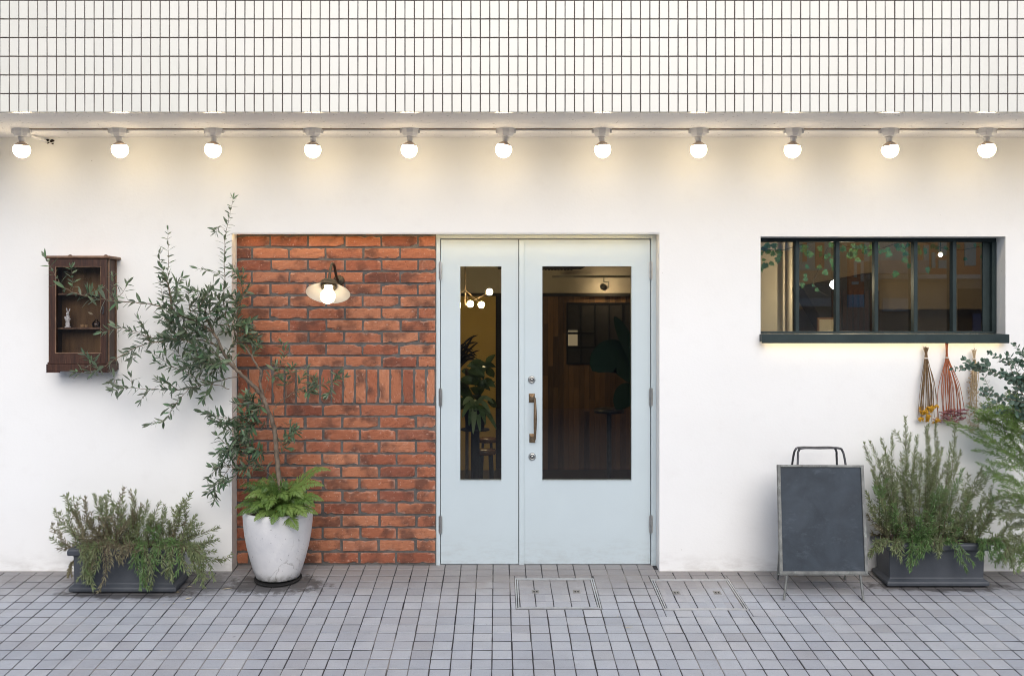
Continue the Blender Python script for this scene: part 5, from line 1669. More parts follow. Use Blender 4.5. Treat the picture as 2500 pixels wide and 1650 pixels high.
ebranch([(2520, 935, -0.34), (2470, 925, -0.34), (2430, 910, -0.34), (2390, 897, -0.34), (2350, 898, -0.34), (2328, 900, -0.34)], 4, 0.027)
ebranch([(2520, 1000, -0.34), (2490, 950, -0.34), (2470, 905, -0.35), (2462, 876, -0.35)], 5, 0.026)
ebranch([(2530, 990, -0.35), (2470, 975, -0.35), (2430, 965, -0.35), (2398, 962, -0.35)], 4, 0.025)
ebranch([(2540, 960, -0.33), (2500, 930, -0.33), (2480, 900, -0.33), (2485, 885, -0.33)], 4, 0.027)
ebranch([(2540, 1030, -0.36), (2480, 1000, -0.36), (2440, 1005, -0.36)], 4, 0.026)
ebranch([(2540, 900, -0.33), (2515, 880, -0.33), (2495, 866, -0.33)], 2, 0.026)
ebranch([(2540, 985, -0.30), (2495, 985, -0.30), (2460, 950, -0.30)], 5, 0.026)
ewood.build('branch', M['twig'], eu)
def round_leaf():
    vs_, fs = [(0, 0, 0)], []
    n = 8
    pts_ = [(0.06, 0.0)] + [(0.55 - 0.5 * math.cos(a), 0.46 * math.sin(a)) for a in [math.pi * 2 * k / n for k in range(1, n)]]
    vs_ = [(0.55, 0, 0.03)] + [(x_, y_, -0.06 * abs(y_) * 2) for x_, y_ in pts_]
    fs = [(0, 1 + (k + 1) % n, 1 + k) for k in range(n)]
    return vs_, [f[::-1] for f in fs]
ev, ef = round_leaf()
eme = MB().add(ev, ef).build('leaf', M['euca'], origin=(0, 0, 0), mesh_only=True)
keep = [q_ for q_ in el_ if q_[0].translation.x < 3.2]
RE.shuffle(keep)
er = MB()
for i, (m_, k_) in enumerate(keep):
    Mx = m_ @ Matrix.Scale(k_ * 1.25, 4)
    if i < 300: inst('leaf', eme, Mx, eu)
    else: er.add([Mx @ Vector(p) for p in ev], ef)
if er.v:
    o_ = er.build('leaf', M['euca'], eu); o_['kind'] = 'stuff'

# ================================================================== CHALKBOARD
CB0 = Vector((1.613, -0.415, 0.0)); 
def cbp(u, v, off=0.0):
    """u 0..1 across, v 0..1 up the leaning front board, off = out from its face"""
    bl_, br_ = at(1903, 1400, -0.405), at(2118, 1400, -0.405)
    tl_, tr_ = at(1897, 1134, -0.285), at(2107, 1135, -0.285)
    p = bl_.lerp(br_, u).lerp(tl_.lerp(tr_, u), v)
    nrm = (br_ - bl_).cross(tl_ - bl_).normalized()
    return p + nrm * off
cb = empty('chalkboard_sign', (1.86, -0.34, gz(-0.4)), 'blank slate chalkboard A-frame with a tube handle standing by the right wall', 'chalkboard')
def bar(mb, u0, u1, v0, v1, o0, o1, mi=0):
    mb.hexa([cbp(u0, v0, o1), cbp(u1, v0, o1), cbp(u1, v0, o0), cbp(u0, v0, o0), cbp(u0, v1, o1), cbp(u1, v1, o1), cbp(u1, v1, o0), cbp(u0, v1, o0)], mi)
fr = MB()
bar(fr, 0, 0.034, 0, 1, -0.012, 0.012); bar(fr, 0.966, 1, 0, 1, -0.012, 0.012)
bar(fr, 0.034, 0.966, 0, 0.024, -0.012, 0.012); bar(fr, 0.034, 0.966, 0.978, 1, -0.012, 0.012)
bar(fr, -0.008, 1.008, -0.012, -0.002, -0.012, 0.014)
fr.build('frame', M['aged'], cb, bevel=0.002)
bm_ = MB()
bar(bm_, 0.034, 0.966, 0.024, 0.978, -0.004, 0.003)
bm_.build('board', M['board'], cb)
# worn rim of the painted slate
rim = MB()
n = 60
hd2 = MB()
ht0, ht1 = cbp(0.215, 1.0, 0.0), cbp(0.745, 1.0, 0.0)
zt_ = at(2000, 1094, -0.27).z
def loop(xa, xb, yb, yt, ztop, zbot, r):
    w_ = 0.03
    return smooth([Vector((xa, yb, zbot)), Vector((xa + 0.006, yb + (yt - yb) * 0.55, zbot + (ztop - zbot) * 0.55)), Vector((xa + 0.012, yt, ztop - 0.018)), Vector((xa + 0.035, yt, ztop)), Vector(((xa + xb) / 2, yt, ztop + 0.0005)), Vector((xb - 0.035, yt, ztop)), Vector((xb - 0.012, yt, ztop - 0.018)), Vector((xb - 0.006, yb + (yt - yb) * 0.55, zbot + (ztop - zbot) * 0.55)), Vector((xb, yb, zbot))], 6)
hd2.tube(loop(ht0.x + 0.012, ht1.x + 0.028, ht0.y, ht0.y + 0.02, zt_, ht0.z - 0.01, 0), 0.0065, 10)
hd2.build('handle', M['darkmetal'], cb)
hd3 = MB().tube(loop(ht0.x - 0.006, ht1.x - 0.006, -0.235, -0.255, zt_ + 0.002, ht0.z - 0.02, 0), 0.0065, 10)
hd3.build('handle', M['darkmetal'], cb)
for (a, b, u) in ((1914, 1465, 0.085), (2108, 1467, 0.915)):
    foot = ground(a, b)
    MB().tube([cbp(u, -0.0, 0.0), foot + Vector((0, 0, 0.004))], 0.0072, 10).build('leg', M['aged'], cb)
# rear frame leaning the other way
rf_ = MB()
for u in (0.10, 0.90):
    t_ = cbp(u, 0.99, -0.02); f_ = Vector((t_.x, -0.135, gz(-0.135) + 0.003))
    MB().tube([t_, f_], 0.0072, 10).build('leg', M['aged'], cb)
a_, b_ = cbp(0.02, 0.98, -0.02), cbp(0.98, 0.98, -0.02)
a_.x += 0.05; a2, b2 = Vector((a_.x + 0.03, -0.165, 0.10)), Vector((b_.x, -0.165, 0.10))
rf_.add([a2, b2, b_, a_], [(0, 1, 2, 3)]); 
off_ = Vector((0, 0.008, 0.004))
rf_.add([a2 + off_, b2 + off_, b_ + off_, a_ + off_], [(3, 2, 1, 0)])
rf_.build('rear_board', M['board'], cb)

# ================================================================== DRIED FLOWERS
def bunch(name, label, top_px, tie_py, bot, n, col0, col1, spread, flower, rr, top_spread=6, bow=0.0004):
    kY = -0.032
    root = empty(name, at(top_px, tie_py, kY), label, 'dried flowers', 'dried bunches hanging from the sill')
    st_ = MB()
    ends = []
    tie = at(top_px, tie_py, kY)
    for k in range(n):
        u = (k + 0.5) / n * 2 - 1 + rr.gauss(0, 0.08)
        t0 = at(top_px + u * top_spread + rr.gauss(0, 1.5), bot[0] + rr.uniform(0, 7), kY + rr.gauss(0, 0.004))
        t1 = tie + Vector((u * 0.008, rr.gauss(0, 0.004), 0))
        e = at(top_px + u * spread + rr.gauss(0, 3) + bot[3], rr.uniform(bot[1], bot[2]), kY + rr.uniform(-0.035, 0.01))
        mid = t1.lerp(e, 0.5) + Vector((u * spread * bow + rr.gauss(0, 0.003), -0.008 + rr.gauss(0, 0.004), 0))
        st_.tube(smooth([t0, t1, mid, e], 4), 0.0019 if n < 24 else 0.0018, 5)
        ends.append(e)
    st_.build('stems', vary(name + ' stem', col0, col1, 50, 0.85), root)
    MB().lathe([(0.0, 0.0), (0.012, 0.0), (0.0125, 0.004), (0.0122, 0.009), (0.0, 0.009)], 12, Matrix.Translation(tie - Vector((0, 0, 0.005)))).build('tie', vary('string', (0.5, 0.45, 0.38), (0.65, 0.6, 0.52), 60, 0.9), root)
    hk_ = at(top_px - 6, 840, kY)
    MB().tube([Vector((tie.x, kY, szb - 0.002)), tie], 0.0006, 4).build('thread', M['twig'], root)
    flower(root, ends, rr)
    return root
def fl_yellow(root, ends, rr):
    m_ = leafmat('yellow dried petal', [(0.50, 0.25, 0.012), (0.68, 0.38, 0.02), (0.55, 0.30, 0.03)], (0.5, 0.3, 0.05), 0.7, 0.1)
    for e in ends:
        if rr.random() < 0.25: continue
        mb = MB()
        c = e + Vector((rr.gauss(0, 0.006), -abs(rr.gauss(0, 0.006)), -0.004))
        for k in range(26):
            d_ = Vector((rr.gauss(0, 1), rr.gauss(0, 1), rr.gauss(0, 0.8))).normalized()
            mb.ball(c + d_ * rr.uniform(0.003, 0.015), rr.uniform(0.003, 0.0052), 6)
        mb.build('flower_head', m_, root)
def fl_pink(root, ends, rr):
    m_ = leafmat('dusky pink dried petal', [(0.13, 0.04, 0.04), (0.30, 0.11, 0.11), (0.48, 0.24, 0.28)], (0.2, 0.1, 0.1), 0.8, 0.1)
    for e in ends:
        mb = MB()
        c = e + Vector((rr.gauss(0, 0.005), -abs(rr.gauss(0, 0.008)), -0.006))
        t_ = rr.uniform(-0.4, 0.4)
        for k in range(30):
            a = rr.uniform(0, 6.28); r_ = 0.030 * math.sqrt(rr.random())
            q_ = Vector((r_ * math.cos(a), r_ * math.sin(a) * 0.6, r_ * math.cos(a) * t_ + rr.gauss(0, 0.0015)))
            mb.ball(c + q_, rr.uniform(0.0026, 0.0044), 5)
        mb.build('flower_head', m_, root)
def fl_beige(root, ends, rr):
    m_ = leafmat('straw dried petal', [(0.40, 0.29, 0.16), (0.55, 0.43, 0.27), (0.48, 0.36, 0.22)], (0.5, 0.4, 0.3), 0.8, 0.15)
    mb = MB()
    for k in range(150):
        u = rr.random()
        c = at(2376 + rr.gauss(0, 5 + 7 * u), 905 + u * 150, -0.03 + rr.gauss(0, 0.012))
        for q_ in range(3):
            v_, f_ = leaf_shape(rr.uniform(0.008, 0.015), rr.uniform(0.006, 0.010), 0.5, 0.3, 3)
            B = basis((rr.gauss(0, 1), rr.gauss(0, 1), rr.gauss(-0.3, 1)), (rr.gauss(0, 1), rr.gauss(0, 1), 1))
            mb.add([B @ Vector(p) + c for p in v_], f_)
    mb.build('seed_heads', m_, root)['kind'] = 'stuff'
bunch('dried_bunch', 'dried bunch with yellow flower heads, hung left under the window sill', 2261, 874, (845, 985, 1030, 2), 26, (0.11, 0.065, 0.03), (0.26, 0.17, 0.085), 21, fl_yellow, random.Random(1))
bunch('dried_bunch', 'dried bunch of red brown stems with dusky pink heads under the sill', 2312, 873, (828, 996, 1026, 12), 22, (0.26, 0.07, 0.03), (0.48, 0.165, 0.07), 28, fl_pink, random.Random(2), 3, 0.00085)
bunch('dried_bunch', 'pale straw coloured dried bunch partly behind the eucalyptus', 2378, 876, (850, 930, 1010, -2), 16, (0.42, 0.31, 0.18), (0.58, 0.46, 0.3), 10, fl_beige, random.Random(3), 5)

# ================================================================== ACCESS COVERS, FALLEN LEAVES
galv = vary('galvanised steel', (0.50, 0.51, 0.52), (0.68, 0.69, 0.70), 30, 0.42, 0.7)
def access_cover(c, label):
    x0, x1, y0, y1 = c
    ym = (y0 + y1) / 2
    root = empty('access_cover', ((x0 + x1) / 2, ym, gz(ym)), label, 'access cover', 'tiled access covers in the pavement')
    T = lambda x, y, h: (x, y, gz(y) + h)
    fm = MB()
    def bar_(a, b, c_, d, h0, h1): fm.hexa([T(a, c_, h0), T(b, c_, h0), T(b, d, h0), T(a, d, h0), T(a, c_, h1), T(b, c_, h1), T(b, d, h1), T(a, d, h1)])
    w_ = 0.0065
    for g_ in (0.0, 0.012):
        a, b, c_, d = x0 + g_, x1 - g_, y0 + g_, y1 - g_
        h = 0.002 if g_ else 0.0022
        bar_(a, b, c_, c_ + w_, -0.012, h); bar_(a, b, d - w_, d, -0.012, h); bar_(a, a + w_, c_ + w_, d - w_, -0.012, h); bar_(b - w_, b, c_ + w_, d - w_, -0.012, h)
    fm.build('frame', galv, root)
    ix0, ix1, iy0, iy1 = x0 + 0.021, x1 - 0.021, y0 + 0.021, y1 - 0.021
    xs_ = [ix0] + [v for v in [TX0 + TP * k + 0.042 for k in range(0, 20)] if ix0 + 0.02 < v < ix1 - 0.02] + [ix1]
    ys_ = [iy0] + [iy0 + 0.085 + 0.0995 * k for k in range(5) if iy0 + 0.085 + 0.0995 * k < iy1 - 0.02] + [iy1]
    for a, b in zip(xs_[:-1], xs_[1:]):
        for c_, d in zip(ys_[:-1], ys_[1:]):
            s_ = tile_shape((b - a) / 2 - 0.0026, (d - c_) / 2 - 0.0026, 0.0, 0.01, 0.0022)
            Mx = place_tilt((a + b) / 2, (c_ + d) / 2, 0.0)
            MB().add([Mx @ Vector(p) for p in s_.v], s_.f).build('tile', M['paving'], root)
    for fx in (0.245, 0.75):
        hx, hy = x0 + (x1 - x0) * fx, ym + 0.02
        kh = MB()
        def bh(a, b, c_, d, h0, h1, mi): kh.hexa([T(a, c_, h0), T(b, c_, h0), T(b, d, h0), T(a, d, h0), T(a, c_, h1), T(b, c_, h1), T(b, d, h1), T(a, d, h1)], mi)
        bh(hx - 0.021, hx + 0.021, hy - 0.024, hy + 0.024, -0.006, 0.0012, 0)
        bh(hx - 0.012, hx - 0.004, hy - 0.011, hy + 0.007, 0.0012, 0.0016, 1)
        bh(hx + 0.004, hx + 0.012, hy - 0.011, hy + 0.007, 0.0012, 0.0016, 1)
        kh.build('lifting_key_hole', [vary('worn steel plate', (0.2, 0.195, 0.18), (0.32, 0.31, 0.29), 50, 0.6, 0.3), M['gap']], root)
    return root
access_cover(COVERS[0], 'steel framed tiled access cover in the pavement before the door')
access_cover(COVERS[1], 'steel framed tiled access cover before the bare wall right of the door')
for (a, b, ln, ang, lb) in ((555, 1439, 0.062, 5, 'long pale fallen leaf between the left trough and the white pot'),
                            (433, 1447, 0.03, -20, 'small pale fallen leaf at the right front corner of the left trough'),
                            (462, 1434, 0.034, 15, 'fallen leaf lying behind the corner of the left trough'),
                            (460, 1463, 0.042, 24, 'curled fallen leaf in front of the left trough, nearer the street'),
                            (401, 1478, 0.016, 60, 'tiny tan fallen leaf before the left trough, left of a reddish one'),
                            (424, 1475, 0.018, 10, 'tiny reddish fallen leaf before the left trough'),
                            (999, 1414, 0.014, 80, 'bright round fallen petal on the pavement near the door frame'),
                            (1509, 1505, 0.016, 30, 'small tan fallen leaf on the pavement between the two covers'),
                            (1536, 1533, 0.048, -4, 'thin pale twig like leaf lying below the gap between the covers'),
                            (395, 1589, 0.012, 40, 'tiny brown leaf crumb on the pavement at the lower left'),
                            (728, 1404, 0.04, 8, 'pale fallen leaf against the brick foot right of the white pot')):
    p = ground(a, b)
    v_, f_ = leaf_shape(ln, ln * (0.16 if ln > 0.045 else 0.36), 0.5, -0.12, 5)
    B = Matrix.Rotation(tilt, 3, 'X') @ Matrix.Rotation(rad(ang), 3, 'Z')
    o = MB().add([B @ (Vector(q_) - Vector((ln / 2, 0, 0))) + p + Vector((0, 0, 0.004)) for q_ in v_], f_).build('fallen_leaf', M['dryleaf'])
    tag(o, lb, 'fallen leaf', 'fallen leaves on the pavement')

# ================================================================== INSIDE THE SHOP
# chandelier
cY = 2.0
ch = empty('chandelier', at(1140, 700, cY), 'branching brass chandelier with three lit globes behind the narrow door pane', 'chandelier')
rd_ = MB()
hub1, hub2 = at(1135, 707, cY), at(1136, 745, cY)
rd_.tube([Vector((hub1.x, cY, IZ)), hub2], 0.005, 8)
bp_ = [at(1195, 713, cY - 0.05), at(1148, 742, cY - 0.2), at(1175, 744, cY + 0.1), at(1095, 735, cY)]
for h_, b in ((hub2, bp_[0]), (hub1, bp_[1]), (hub1, bp_[2]), (hub1, bp_[3])): rd_.tube([h_, b], 0.004, 6)
rd_.build('rods', M['bronze'], ch)
glob = emis('lit globe', (1.0, 0.74, 0.38), 210.0)
for b in bp_: MB().ball(b, 0.026, 18).build('globe', glob, ch)
# pendant seen through the window
pY = 0.66
pe = empty('pendant_lamp', at(2039, 693, pY), 'round lit pendant globe seen through the strip window', 'pendant lamp')
pc_ = at(2038, 695, pY)
MB().tube([Vector((pc_.x, pY, IZ)), pc_], 0.003, 6).build('cord', M['gap'], pe)
MB().ball(pc_, 0.031, 20).build('globe', emis('lit pendant', (1.0, 0.78, 0.5), 250.0), pe)
qY = 1.35
qc = at(2296, 622, qY)
p2 = empty('pendant_lamp', qc, 'small lit pendant high in the fifth pane of the strip window, half hidden by ivy', 'pendant lamp')
MB().tube([Vector((qc.x, qY, IZ)), qc], 0.003, 6).build('cord', M['gap'], p2)
MB().ball(qc, 0.014, 16).build('globe', emis('lit small pendant', (1.0, 0.74, 0.42), 520.0), p2)
# track spot
tY = 3.3
sp = at(1474, 701, tY)
ts = empty('track_spotlight', sp, 'small ceiling track spotlight against the lit beam behind the wide door pane', 'spotlight')
tk = MB(); z_t = at(1474, 678, tY).z
tk.box(sp.x - 0.5, sp.x + 0.3, tY - 0.015, tY + 0.015, z_t, z_t + 0.02)
tk.box(sp.x - 0.004, sp.x + 0.006, tY - 0.004, tY + 0.004, z_t - 0.04, z_t); tk.box(sp.x - 0.004, sp.x + 0.05, tY - 0.004, tY + 0.004, z_t - 0.045, z_t - 0.036); tk.box(sp.x + 0.042, sp.x + 0.05, tY - 0.004, tY + 0.004, sp.z - 0.01, z_t - 0.036)
tk.build('track_arm', vary('grey metal', (0.2, 0.18, 0.16), (0.28, 0.26, 0.23), 9, 0.5), ts)
hdM = Matrix.Translation(sp) @ Vector((0.3, 0.8, -0.15)).to_track_quat('Z', 'Y').to_matrix().to_4x4()
MB().lathe([(0.0, -0.04), (0.024, -0.04), (0.03, -0.03), (0.03, 0.03), (0.026, 0.03), (0.026, 0.024), (0.0, 0.024)], 20, hdM).build('head', vary('grey lamp head', (0.2, 0.18, 0.16), (0.28, 0.26, 0.23), 9, 0.5), ts)
MB().lathe([(0.0, 0.0245), (0.025, 0.0245), (0.0, 0.028)], 16, hdM).build('lens', emis('lit spot lens', (1.0, 0.72, 0.42), 170.0), ts)
# stools
stw = vary('varnished stool wood', (0.12, 0.05, 0.02), (0.22, 0.10, 0.04), 12, 0.22)
def stool(px_, py_, Y, h, label, wpx):
    c = at(px_, py_, Y)
    root = empty('bar_stool', (c.x, Y, 0.012), label, 'stool', 'round wooden stools inside the door')
    r_ = wpx / 2 * (D + Y) / F
    MB().lathe([(0.0, 0.0), (r_ * 0.93, 0.0), (r_, 0.010), (r_, 0.024), (r_ * 0.94, 0.034), (0.0, 0.036)], 28, Matrix.Translation((c.x, Y, c.z - 0.036))).build('seat', stw, root)
    for k in range(4):
        a = rad(45 + 90 * k)
        MB().tube([Vector((c.x + r_ * 0.6 * math.cos(a), Y + r_ * 0.6 * math.sin(a), c.z - 0.036)), Vector((c.x + r_ * 1.05 * math.cos(a), Y + r_ * 1.05 * math.sin(a), 0.012))], 0.011, 8).build('leg', dark, root)
    n_ = 24
    MB().tube([Vector((c.x + r_ * 0.92 * math.cos(2 * math.pi * k / n_), Y + r_ * 0.92 * math.sin(2 * math.pi * k / n_), 0.2)) for k in range(n_ + 1)], 0.007, 6).build('foot_ring', dark, root)
stool(1185, 1096, 1.05, 0.6, 'nearer round wooden stool low in the narrow door pane', 52)
stool(1189, 1068, 1.75, 0.6, 'farther round wooden stool partly behind the nearer one in the narrow pane', 46)
# swivel stool on castors behind the wide pane
wY = 1.9
wc = at(1487, 998, wY)
sw = empty('swivel_stool', (wc.x, wY, 0.012), 'dark swivel stool on castors in the gloom behind the wide door pane', 'stool')
MB().lathe([(0.0, 0.0), (0.12, 0.0), (0.125, 0.02), (0.11, 0.035), (0.0, 0.038)], 24, Matrix.Translation((wc.x, wY, wc.z - 0.03))).build('seat', vary('dark leather', (0.02, 0.016, 0.014), (0.035, 0.03, 0.026), 9, 0.35), sw)
MB().tube([(wc.x, wY, 0.13), (wc.x, wY, wc.z - 0.03)], 0.02, 12).build('column', M['darkmetal'], sw)
for k in range(5):
    a = rad(18 + 72 * k)
    e = Vector((wc.x + 0.27 * math.cos(a), wY + 0.27 * math.sin(a), 0.075))
    lg = MB().tube([Vector((wc.x, wY, 0.14)), Vector((wc.x + 0.14 * math.cos(a), wY + 0.14 * math.sin(a), 0.125)), e], [0.022, 0.018, 0.012], 8).build('leg', M['darkmetal'], sw)
    MB().lathe([(0.0, -0.015), (0.028, -0.015), (0.03, 0.0), (0.028, 0.015), (0.0, 0.015)], 14, Matrix.Translation((e.x, e.y, 0.043)) @ RXY).build('castor', M['gap'], lg)

# house plants behind the narrow pane
RH = random.Random(4)
def strap(root, base, tip, width, arch, m_, n=7):
    P = smooth([base, base.lerp(tip, 0.4) + Vector((0, 0, arch)), base.lerp(tip, 0.75) + Vector((0, 0, arch * 0.7)), tip], 4)
    mb = MB()
    vs_, fs = [], []
    for i, p in enumerate(P):
        t = i / (len(P) - 1)
        tg = (P[min(i + 1, len(P) - 1)] - P[max(i - 1, 0)]).normalized()
        sd_ = tg.cross(Vector((0.2, -1, 0.5))).normalized() * width * 0.5 * (math.sin(math.pi * min(1, 0.12 + 0.88 * t)) ** 0.8 + 0.02)
        vs_ += [p - sd_, p + Vector((0, 0.004, -0.003)), p + sd_]
    for i in range(len(P) - 1):
        fs += [(i * 3, i * 3 + 1, i * 3 + 4, i * 3 + 3), (i * 3 + 1, i * 3 + 2, i * 3 + 5, i * 3 + 4)]
    mb.add(vs_, fs, 0, True)
    return mb.build('leaf', m_, root)
hp1 = empty('strap_leaf_plant', at(1165, 1180, 0.75), 'house plant with pale striped strap leaves hanging in the narrow door pane', 'house plant')
pot_c = at(1160, 985, 0.75)
striped = leafmat('striped strap leaf', [(0.10, 0.17, 0.05), (0.22, 0.30, 0.12), (0.32, 0.38, 0.2)], (0.3, 0.36, 0.2), 0.4, 0.3)
MB().lathe([(0.0, 0.0), (0.06, 0.0), (0.085, 0.14), (0.08, 0.14), (0.0, 0.13)], 20, Matrix.Translation((pot_c.x, 0.78, pot_c.z - 0.18))).build('pot', dark, hp1)
MB().lathe([(0.0, 0.0), (0.15, 0.0), (0.15, 0.03), (0.03, 0.04), (0.03, pot_c.z - 0.2), (0.1, pot_c.z - 0.2), (0.1, pot_c.z - 0.19), (0.0, pot_c.z - 0.19)], 20, Matrix.Translation((pot_c.x, 0.78, 0.012))).build('stand', dark, hp1)
for (a, b) in ((1155, 1060), (1186, 1037), (1212, 1048), (1128, 1020), (1197, 1010), (1205, 985), (1130, 990), (1172, 1055), (1145, 1040)):
    strap(hp1, pot_c + Vector((0, 0.02, -0.02)), at(a, b, 0.62 + RH.uniform(-0.05, 0.05)), 0.036, 0.05, striped)
hp2 = empty('broad_leaf_plant', at(1145, 930, 1.0), 'olive green broad leaved plant filling the middle of the narrow pane', 'house plant')
MB().tube([(at(1140, 900, 1.0).x, 1.0, 0.012), at(1140, 900, 1.0)], 0.012, 8).build('stem', M['bark'], hp2)
for k in range(34):
    c = at(RH.uniform(1110, 1192), RH.uniform(872, 985), 0.95 + RH.uniform(-0.12, 0.15))
    v_, f_ = leaf_shape(RH.uniform(0.09, 0.14), RH.uniform(0.05, 0.075), 0.3, 0.3, 5)
    B = basis((RH.gauss(0.2, 0.6), RH.gauss(-0.3, 0.4), RH.gauss(-0.3, 0.5)), (RH.gauss(0, 0.5), -0.8, 0.6))
    MB().add([B @ Vector(p) + c for p in v_], f_).build('leaf', M['houseleaf'], hp2)
hp3 = empty('dragon_plant', at(1128, 900, 1.5), 'dark spiky dragon plant against the ochre wall', 'house plant')
dk_leaf = leafmat('dark spiky leaf', [(0.012, 0.014, 0.01), (0.03, 0.03, 0.02)], (0.03, 0.03, 0.02), 0.4, 0.1)
tr_ = at(1118, 868, 1.5)
MB().tube([Vector((tr_.x, 1.5, 0.012)), tr_], 0.014, 8).build('stem', M['bark'], hp3)
for k in range(30):
    a = RH.uniform(0, 6.28)
    strap(hp3, tr_ + Vector((0, 0, RH.uniform(-0.12, 0.03))), tr_ + Vector((0.17 * math.cos(a), 0.12 * math.sin(a), RH.uniform(-0.1, 0.16))), 0.016, 0.03, dk_leaf)
hp4 = empty('large_leaf_plant', at(1540, 1000, 0.9), 'dark plant with one huge drooping leaf at the right of the wide pane', 'house plant')
b4 = at(1552, 960, 0.9)
MB().tube([Vector((b4.x + 0.02, 0.95, 0.012)), b4 + Vector((0.02, 0.05, 0.1))], 0.014, 8).build('stem', M['bark'], hp4)
dkg = leafmat('huge dark leaf', [(0.008, 0.022, 0.014), (0.010, 0.028, 0.017)], (0.01, 0.02, 0.015), 0.7, 0.1, 0.08)
strap(hp4, b4 + Vector((0.02, 0.05, 0.1)), at(1446, 905, 0.9), 0.26, 0.13, dkg)
strap(hp4, b4 + Vector((0.02, 0.05, 0.0)), at(1505, 1000, 0.8), 0.16, 0.05, dkg)
strap(hp4, b4 + Vector((0.02, 0.05, 0.15)), at(1500, 772, 0.95), 0.10, 0.03, dkg)

# ivy garland inside the strip window
iv = empty('ivy_garland', at(2130, 590, 0.3), 'ivy garland hanging across the top of the strip window', 'ivy')
vn = MB()
RI = random.Random(14)
base_pts = [at(1840 + 60 * k, 600 + 12 * math.sin(k * 1.7), 0.30) for k in range(11)]
vn.tube(smooth(base_pts, 4), 0.003, 5)
ivl = []
for k in range(84):
    px_ = RI.choice([RI.uniform(1850, 1915), RI.uniform(1950, 2040), RI.uniform(2055, 2135), RI.uniform(2145, 2400), RI.uniform(2140, 2330)])
    ivl.append(at(px_, 593 + abs(RI.gauss(0, 24)), 0.30 + RI.uniform(-0.05, 0.06)))
trail = smooth([at(2020, 605, 0.3), at(2005, 640, 0.29), at(1992, 672, 0.28), at(1985, 690, 0.28), at(2000, 710, 0.28), at(2020, 722, 0.28)], 5)
vn.tube(trail, 0.0022, 5)
for q_ in ((1965, 668), (1972, 680), (1982, 695), (1990, 705), (2006, 650), (1960, 690), (2010, 660)): ivl.append(at(*q_, 0.28))
vn.build('vine', M['twig'], iv)
lob = [(0, 0), (0.10, 0.34), (0.30, 0.50), (0.42, 0.30), (0.70, 0.36), (0.72, 0.16), (1.05, 0.0)]
ip = [(x_, y_, 0) for x_, y_ in lob] + [(x_, -y_, 0) for x_, y_ in lob[-2:0:-1]]
ive = MB().add([(0.45, 0, 0.06)] + ip, [(0, 1 + (k + 1) % len(ip), 1 + k) for k in range(len(ip))]).build('leaf', M['ivy'], origin=(0, 0, 0), mesh_only=True)
for c in ivl:
    B = basis((RI.gauss(0, 0.7), RI.gauss(-0.15, 0.25), RI.gauss(-0.7, 0.5)), (RI.gauss(0, 0.35), -1, RI.gauss(0.2, 0.3)))
    inst('leaf', ive, Matrix.Translation(c) @ B.to_4x4() @ Matrix.Scale(RI.uniform(0.028, 0.052), 4), iv)
# wooden picture frame and dark cupboard behind the window
fY = 1.4
pf = empty('picture_frame', at(2020, 815, fY), 'small wooden picture frame standing inside the strip window', 'picture frame')
a, b = at(1996, 775, fY), at(2046, 822, fY)
fm = MB(); t_ = 0.014
fm.box(a.x, b.x, fY, fY + 0.02, a.z - t_, a.z); fm.box(a.x, a.x + t_, fY, fY + 0.02, b.z - 0.2, a.z - t_); fm.box(b.x - t_, b.x, fY, fY + 0.02, b.z - 0.2, a.z - t_)
fm.build('frame', vary('frame wood', (0.16, 0.075, 0.035), (0.25, 0.12, 0.06), 9, 0.5), pf)
MB().box(a.x + t_, b.x - t_, fY + 0.005, fY + 0.015, b.z - 0.2, a.z - t_).build('picture', vary('cream print', (0.5, 0.42, 0.3), (0.56, 0.47, 0.34), 5, 0.6), pf)
sb = MB(); sb.box(a.x - 0.3, b.x + 0.5, fY - 0.1, fY + 0.2, 0.012, b.z - 0.2)
tag(sb.build('counter', dark, None), 'dark counter behind the strip window carrying the picture frame', 'counter')
cu = empty('dark_cupboard', at(2090, 700, 1.9), 'dark slatted cupboard hanging behind the pendant globe in the window', 'cupboard')
a, b = at(1958, 700, 1.9), at(2140, 812, 1.9)
c1_ = MB()
c1_.hexa([(a.x + 0.22, 1.9, b.z), (b.x, 1.9, b.z), (b.x, 2.19, b.z), (a.x + 0.22, 2.19, b.z), (a.x, 1.9, a.z), (b.x, 1.9, a.z + 0.12), (b.x, 2.19, a.z + 0.12), (a.x, 2.19, a.z)])
c1_.build('body', dark, cu)
s1 = MB()
for k in range(9): s1.box(a.x + 0.24 + k * 0.045, a.x + 0.27 + k * 0.045, 1.892, 1.899, b.z + 0.01, a.z - 0.03)
s1.build('slat', M['wood'], cu)

# ================================================================== ACROSS THE STREET (seen only as a reflection in the glass)
OYB = -13.0
op = empty('opposite_building', (4, OYB, ROADZ), 'building across the street, mirrored faintly in the window glass', 'building')
ow = vary('opposite render', (0.50, 0.43, 0.36), (0.58, 0.50, 0.42), 2, 0.9)
MB().box(-16, 18, OYB - 6, OYB, ROADZ, 4.1).build('wall', ow, op)
RZ = D + 0.145 + (0.145 - OYB)
def ro(px, py): return (px - CX) / F * RZ, ZC + (HY - py) / F * RZ
def board(name, px0, py0, px1, py1, th, m_, off=0.0):
    a, z1_ = ro(px0, py0); b, z0_ = ro(px1, py1)
    return MB().box(a, b, OYB + off, OYB + off + th, max(z0_, ROADZ), z1_).build(name, m_, op)
blue = vary('blue sign', (0.20, 0.46, 0.66), (0.26, 0.54, 0.74), 3, 0.4)
teal = vary('teal sign', (0.22, 0.50, 0.56), (0.28, 0.58, 0.64), 3, 0.4)
rust = vary('rust panel', (0.62, 0.18, 0.07), (0.70, 0.22, 0.09), 3, 0.5)
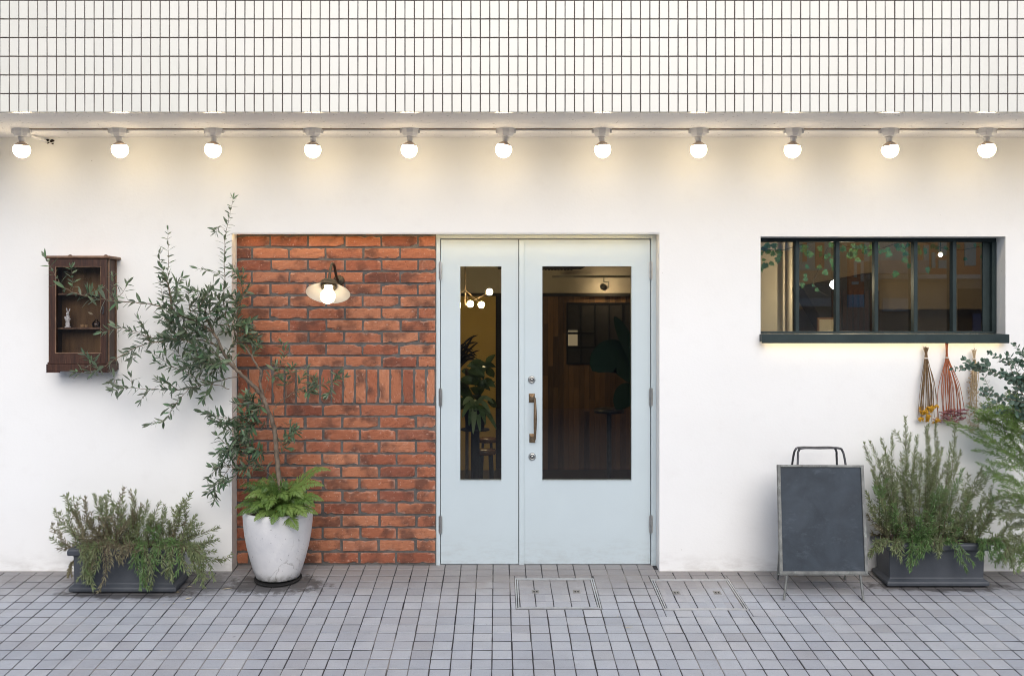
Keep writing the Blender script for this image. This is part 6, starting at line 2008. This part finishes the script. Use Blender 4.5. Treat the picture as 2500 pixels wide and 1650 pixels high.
pale = vary('pale panel', (0.62, 0.6, 0.57), (0.70, 0.68, 0.65), 3, 0.5)
greyb = vary('grey awning', (0.36, 0.35, 0.37), (0.42, 0.41, 0.43), 3, 0.7)
ltan = vary('tan render', (0.68, 0.50, 0.34), (0.74, 0.55, 0.38), 3, 0.8)
board('sign_board', 1840, 520, 1932, 612, 0.1, blue)
board('sign_board', 1936, 520, 2046, 660, 0.1, teal)
for a_, b_, c_, d_ in ((1986, 560, 2006, 655), (1955, 560, 1964, 640), (2030, 600, 2044, 612)): board('sign_bar', a_, b_, c_, d_, 0.05, rust, 0.1)
board('hanging_sign', 2050, 480, 2085, 720, 0.12, rust, 0.4)
for a_, b_, c_, d_ in ((2055, 604, 2078, 612), (2060, 640, 2082, 647), (2060, 647, 2066, 680), (2076, 647, 2082, 690), (2055, 690, 2070, 697)): board('sign_bar', a_, b_, c_, d_, 0.04, pale, 0.52)
board('hanging_sign', 2050, 721, 2085, 750, 0.12, blue, 0.4)
board('sign_board', 2100, 520, 2228, 640, 0.1, teal)
board('awning', 2096, 641, 2222, 672, 0.8, greyb)
board('red_panel', 2224, 520, 2385, 671, 0.12, rust)
for a_, b_, c_, d_ in ((2246, 600, 2258, 658), (2266, 618, 2274, 655), (2282, 590, 2302, 625), (2282, 636, 2302, 656), (2346, 560, 2372, 650)): board('sign_bar', a_, b_, c_, d_, 0.05, teal, 0.12)
board('canopy', 2090, 673, 2392, 683, 0.6, pale)
board('wall_panel', 1936, 664, 2046, 690, 0.05, ltan)
board('ledge', 1938, 728, 2040, 748, 0.2, pale)
board('wall_panel', 2144, 690, 2335, 830, 0.04, ltan)
board('letter_board', 2150, 728, 2212, 760, 0.07, pale, 0.04)
board('doorway', 2338, 705, 2400, 900, 0.05, vary('dark shutter', (0.05, 0.045, 0.045), (0.08, 0.07, 0.07), 3, 0.6))
board('door', 2368, 766, 2402, 900, 0.06, vary('blue door', (0.10, 0.14, 0.30), (0.13, 0.17, 0.34), 3, 0.5), 0.06)
board('shutter', 1060, 560, 1560, 1010, 0.06, vary('street shutter', (0.07, 0.065, 0.065), (0.10, 0.09, 0.09), 3, 0.6))
board('window', 300, 560, 900, 760, 0.06, vary('dark window', (0.03, 0.035, 0.04), (0.05, 0.055, 0.06), 3, 0.2))
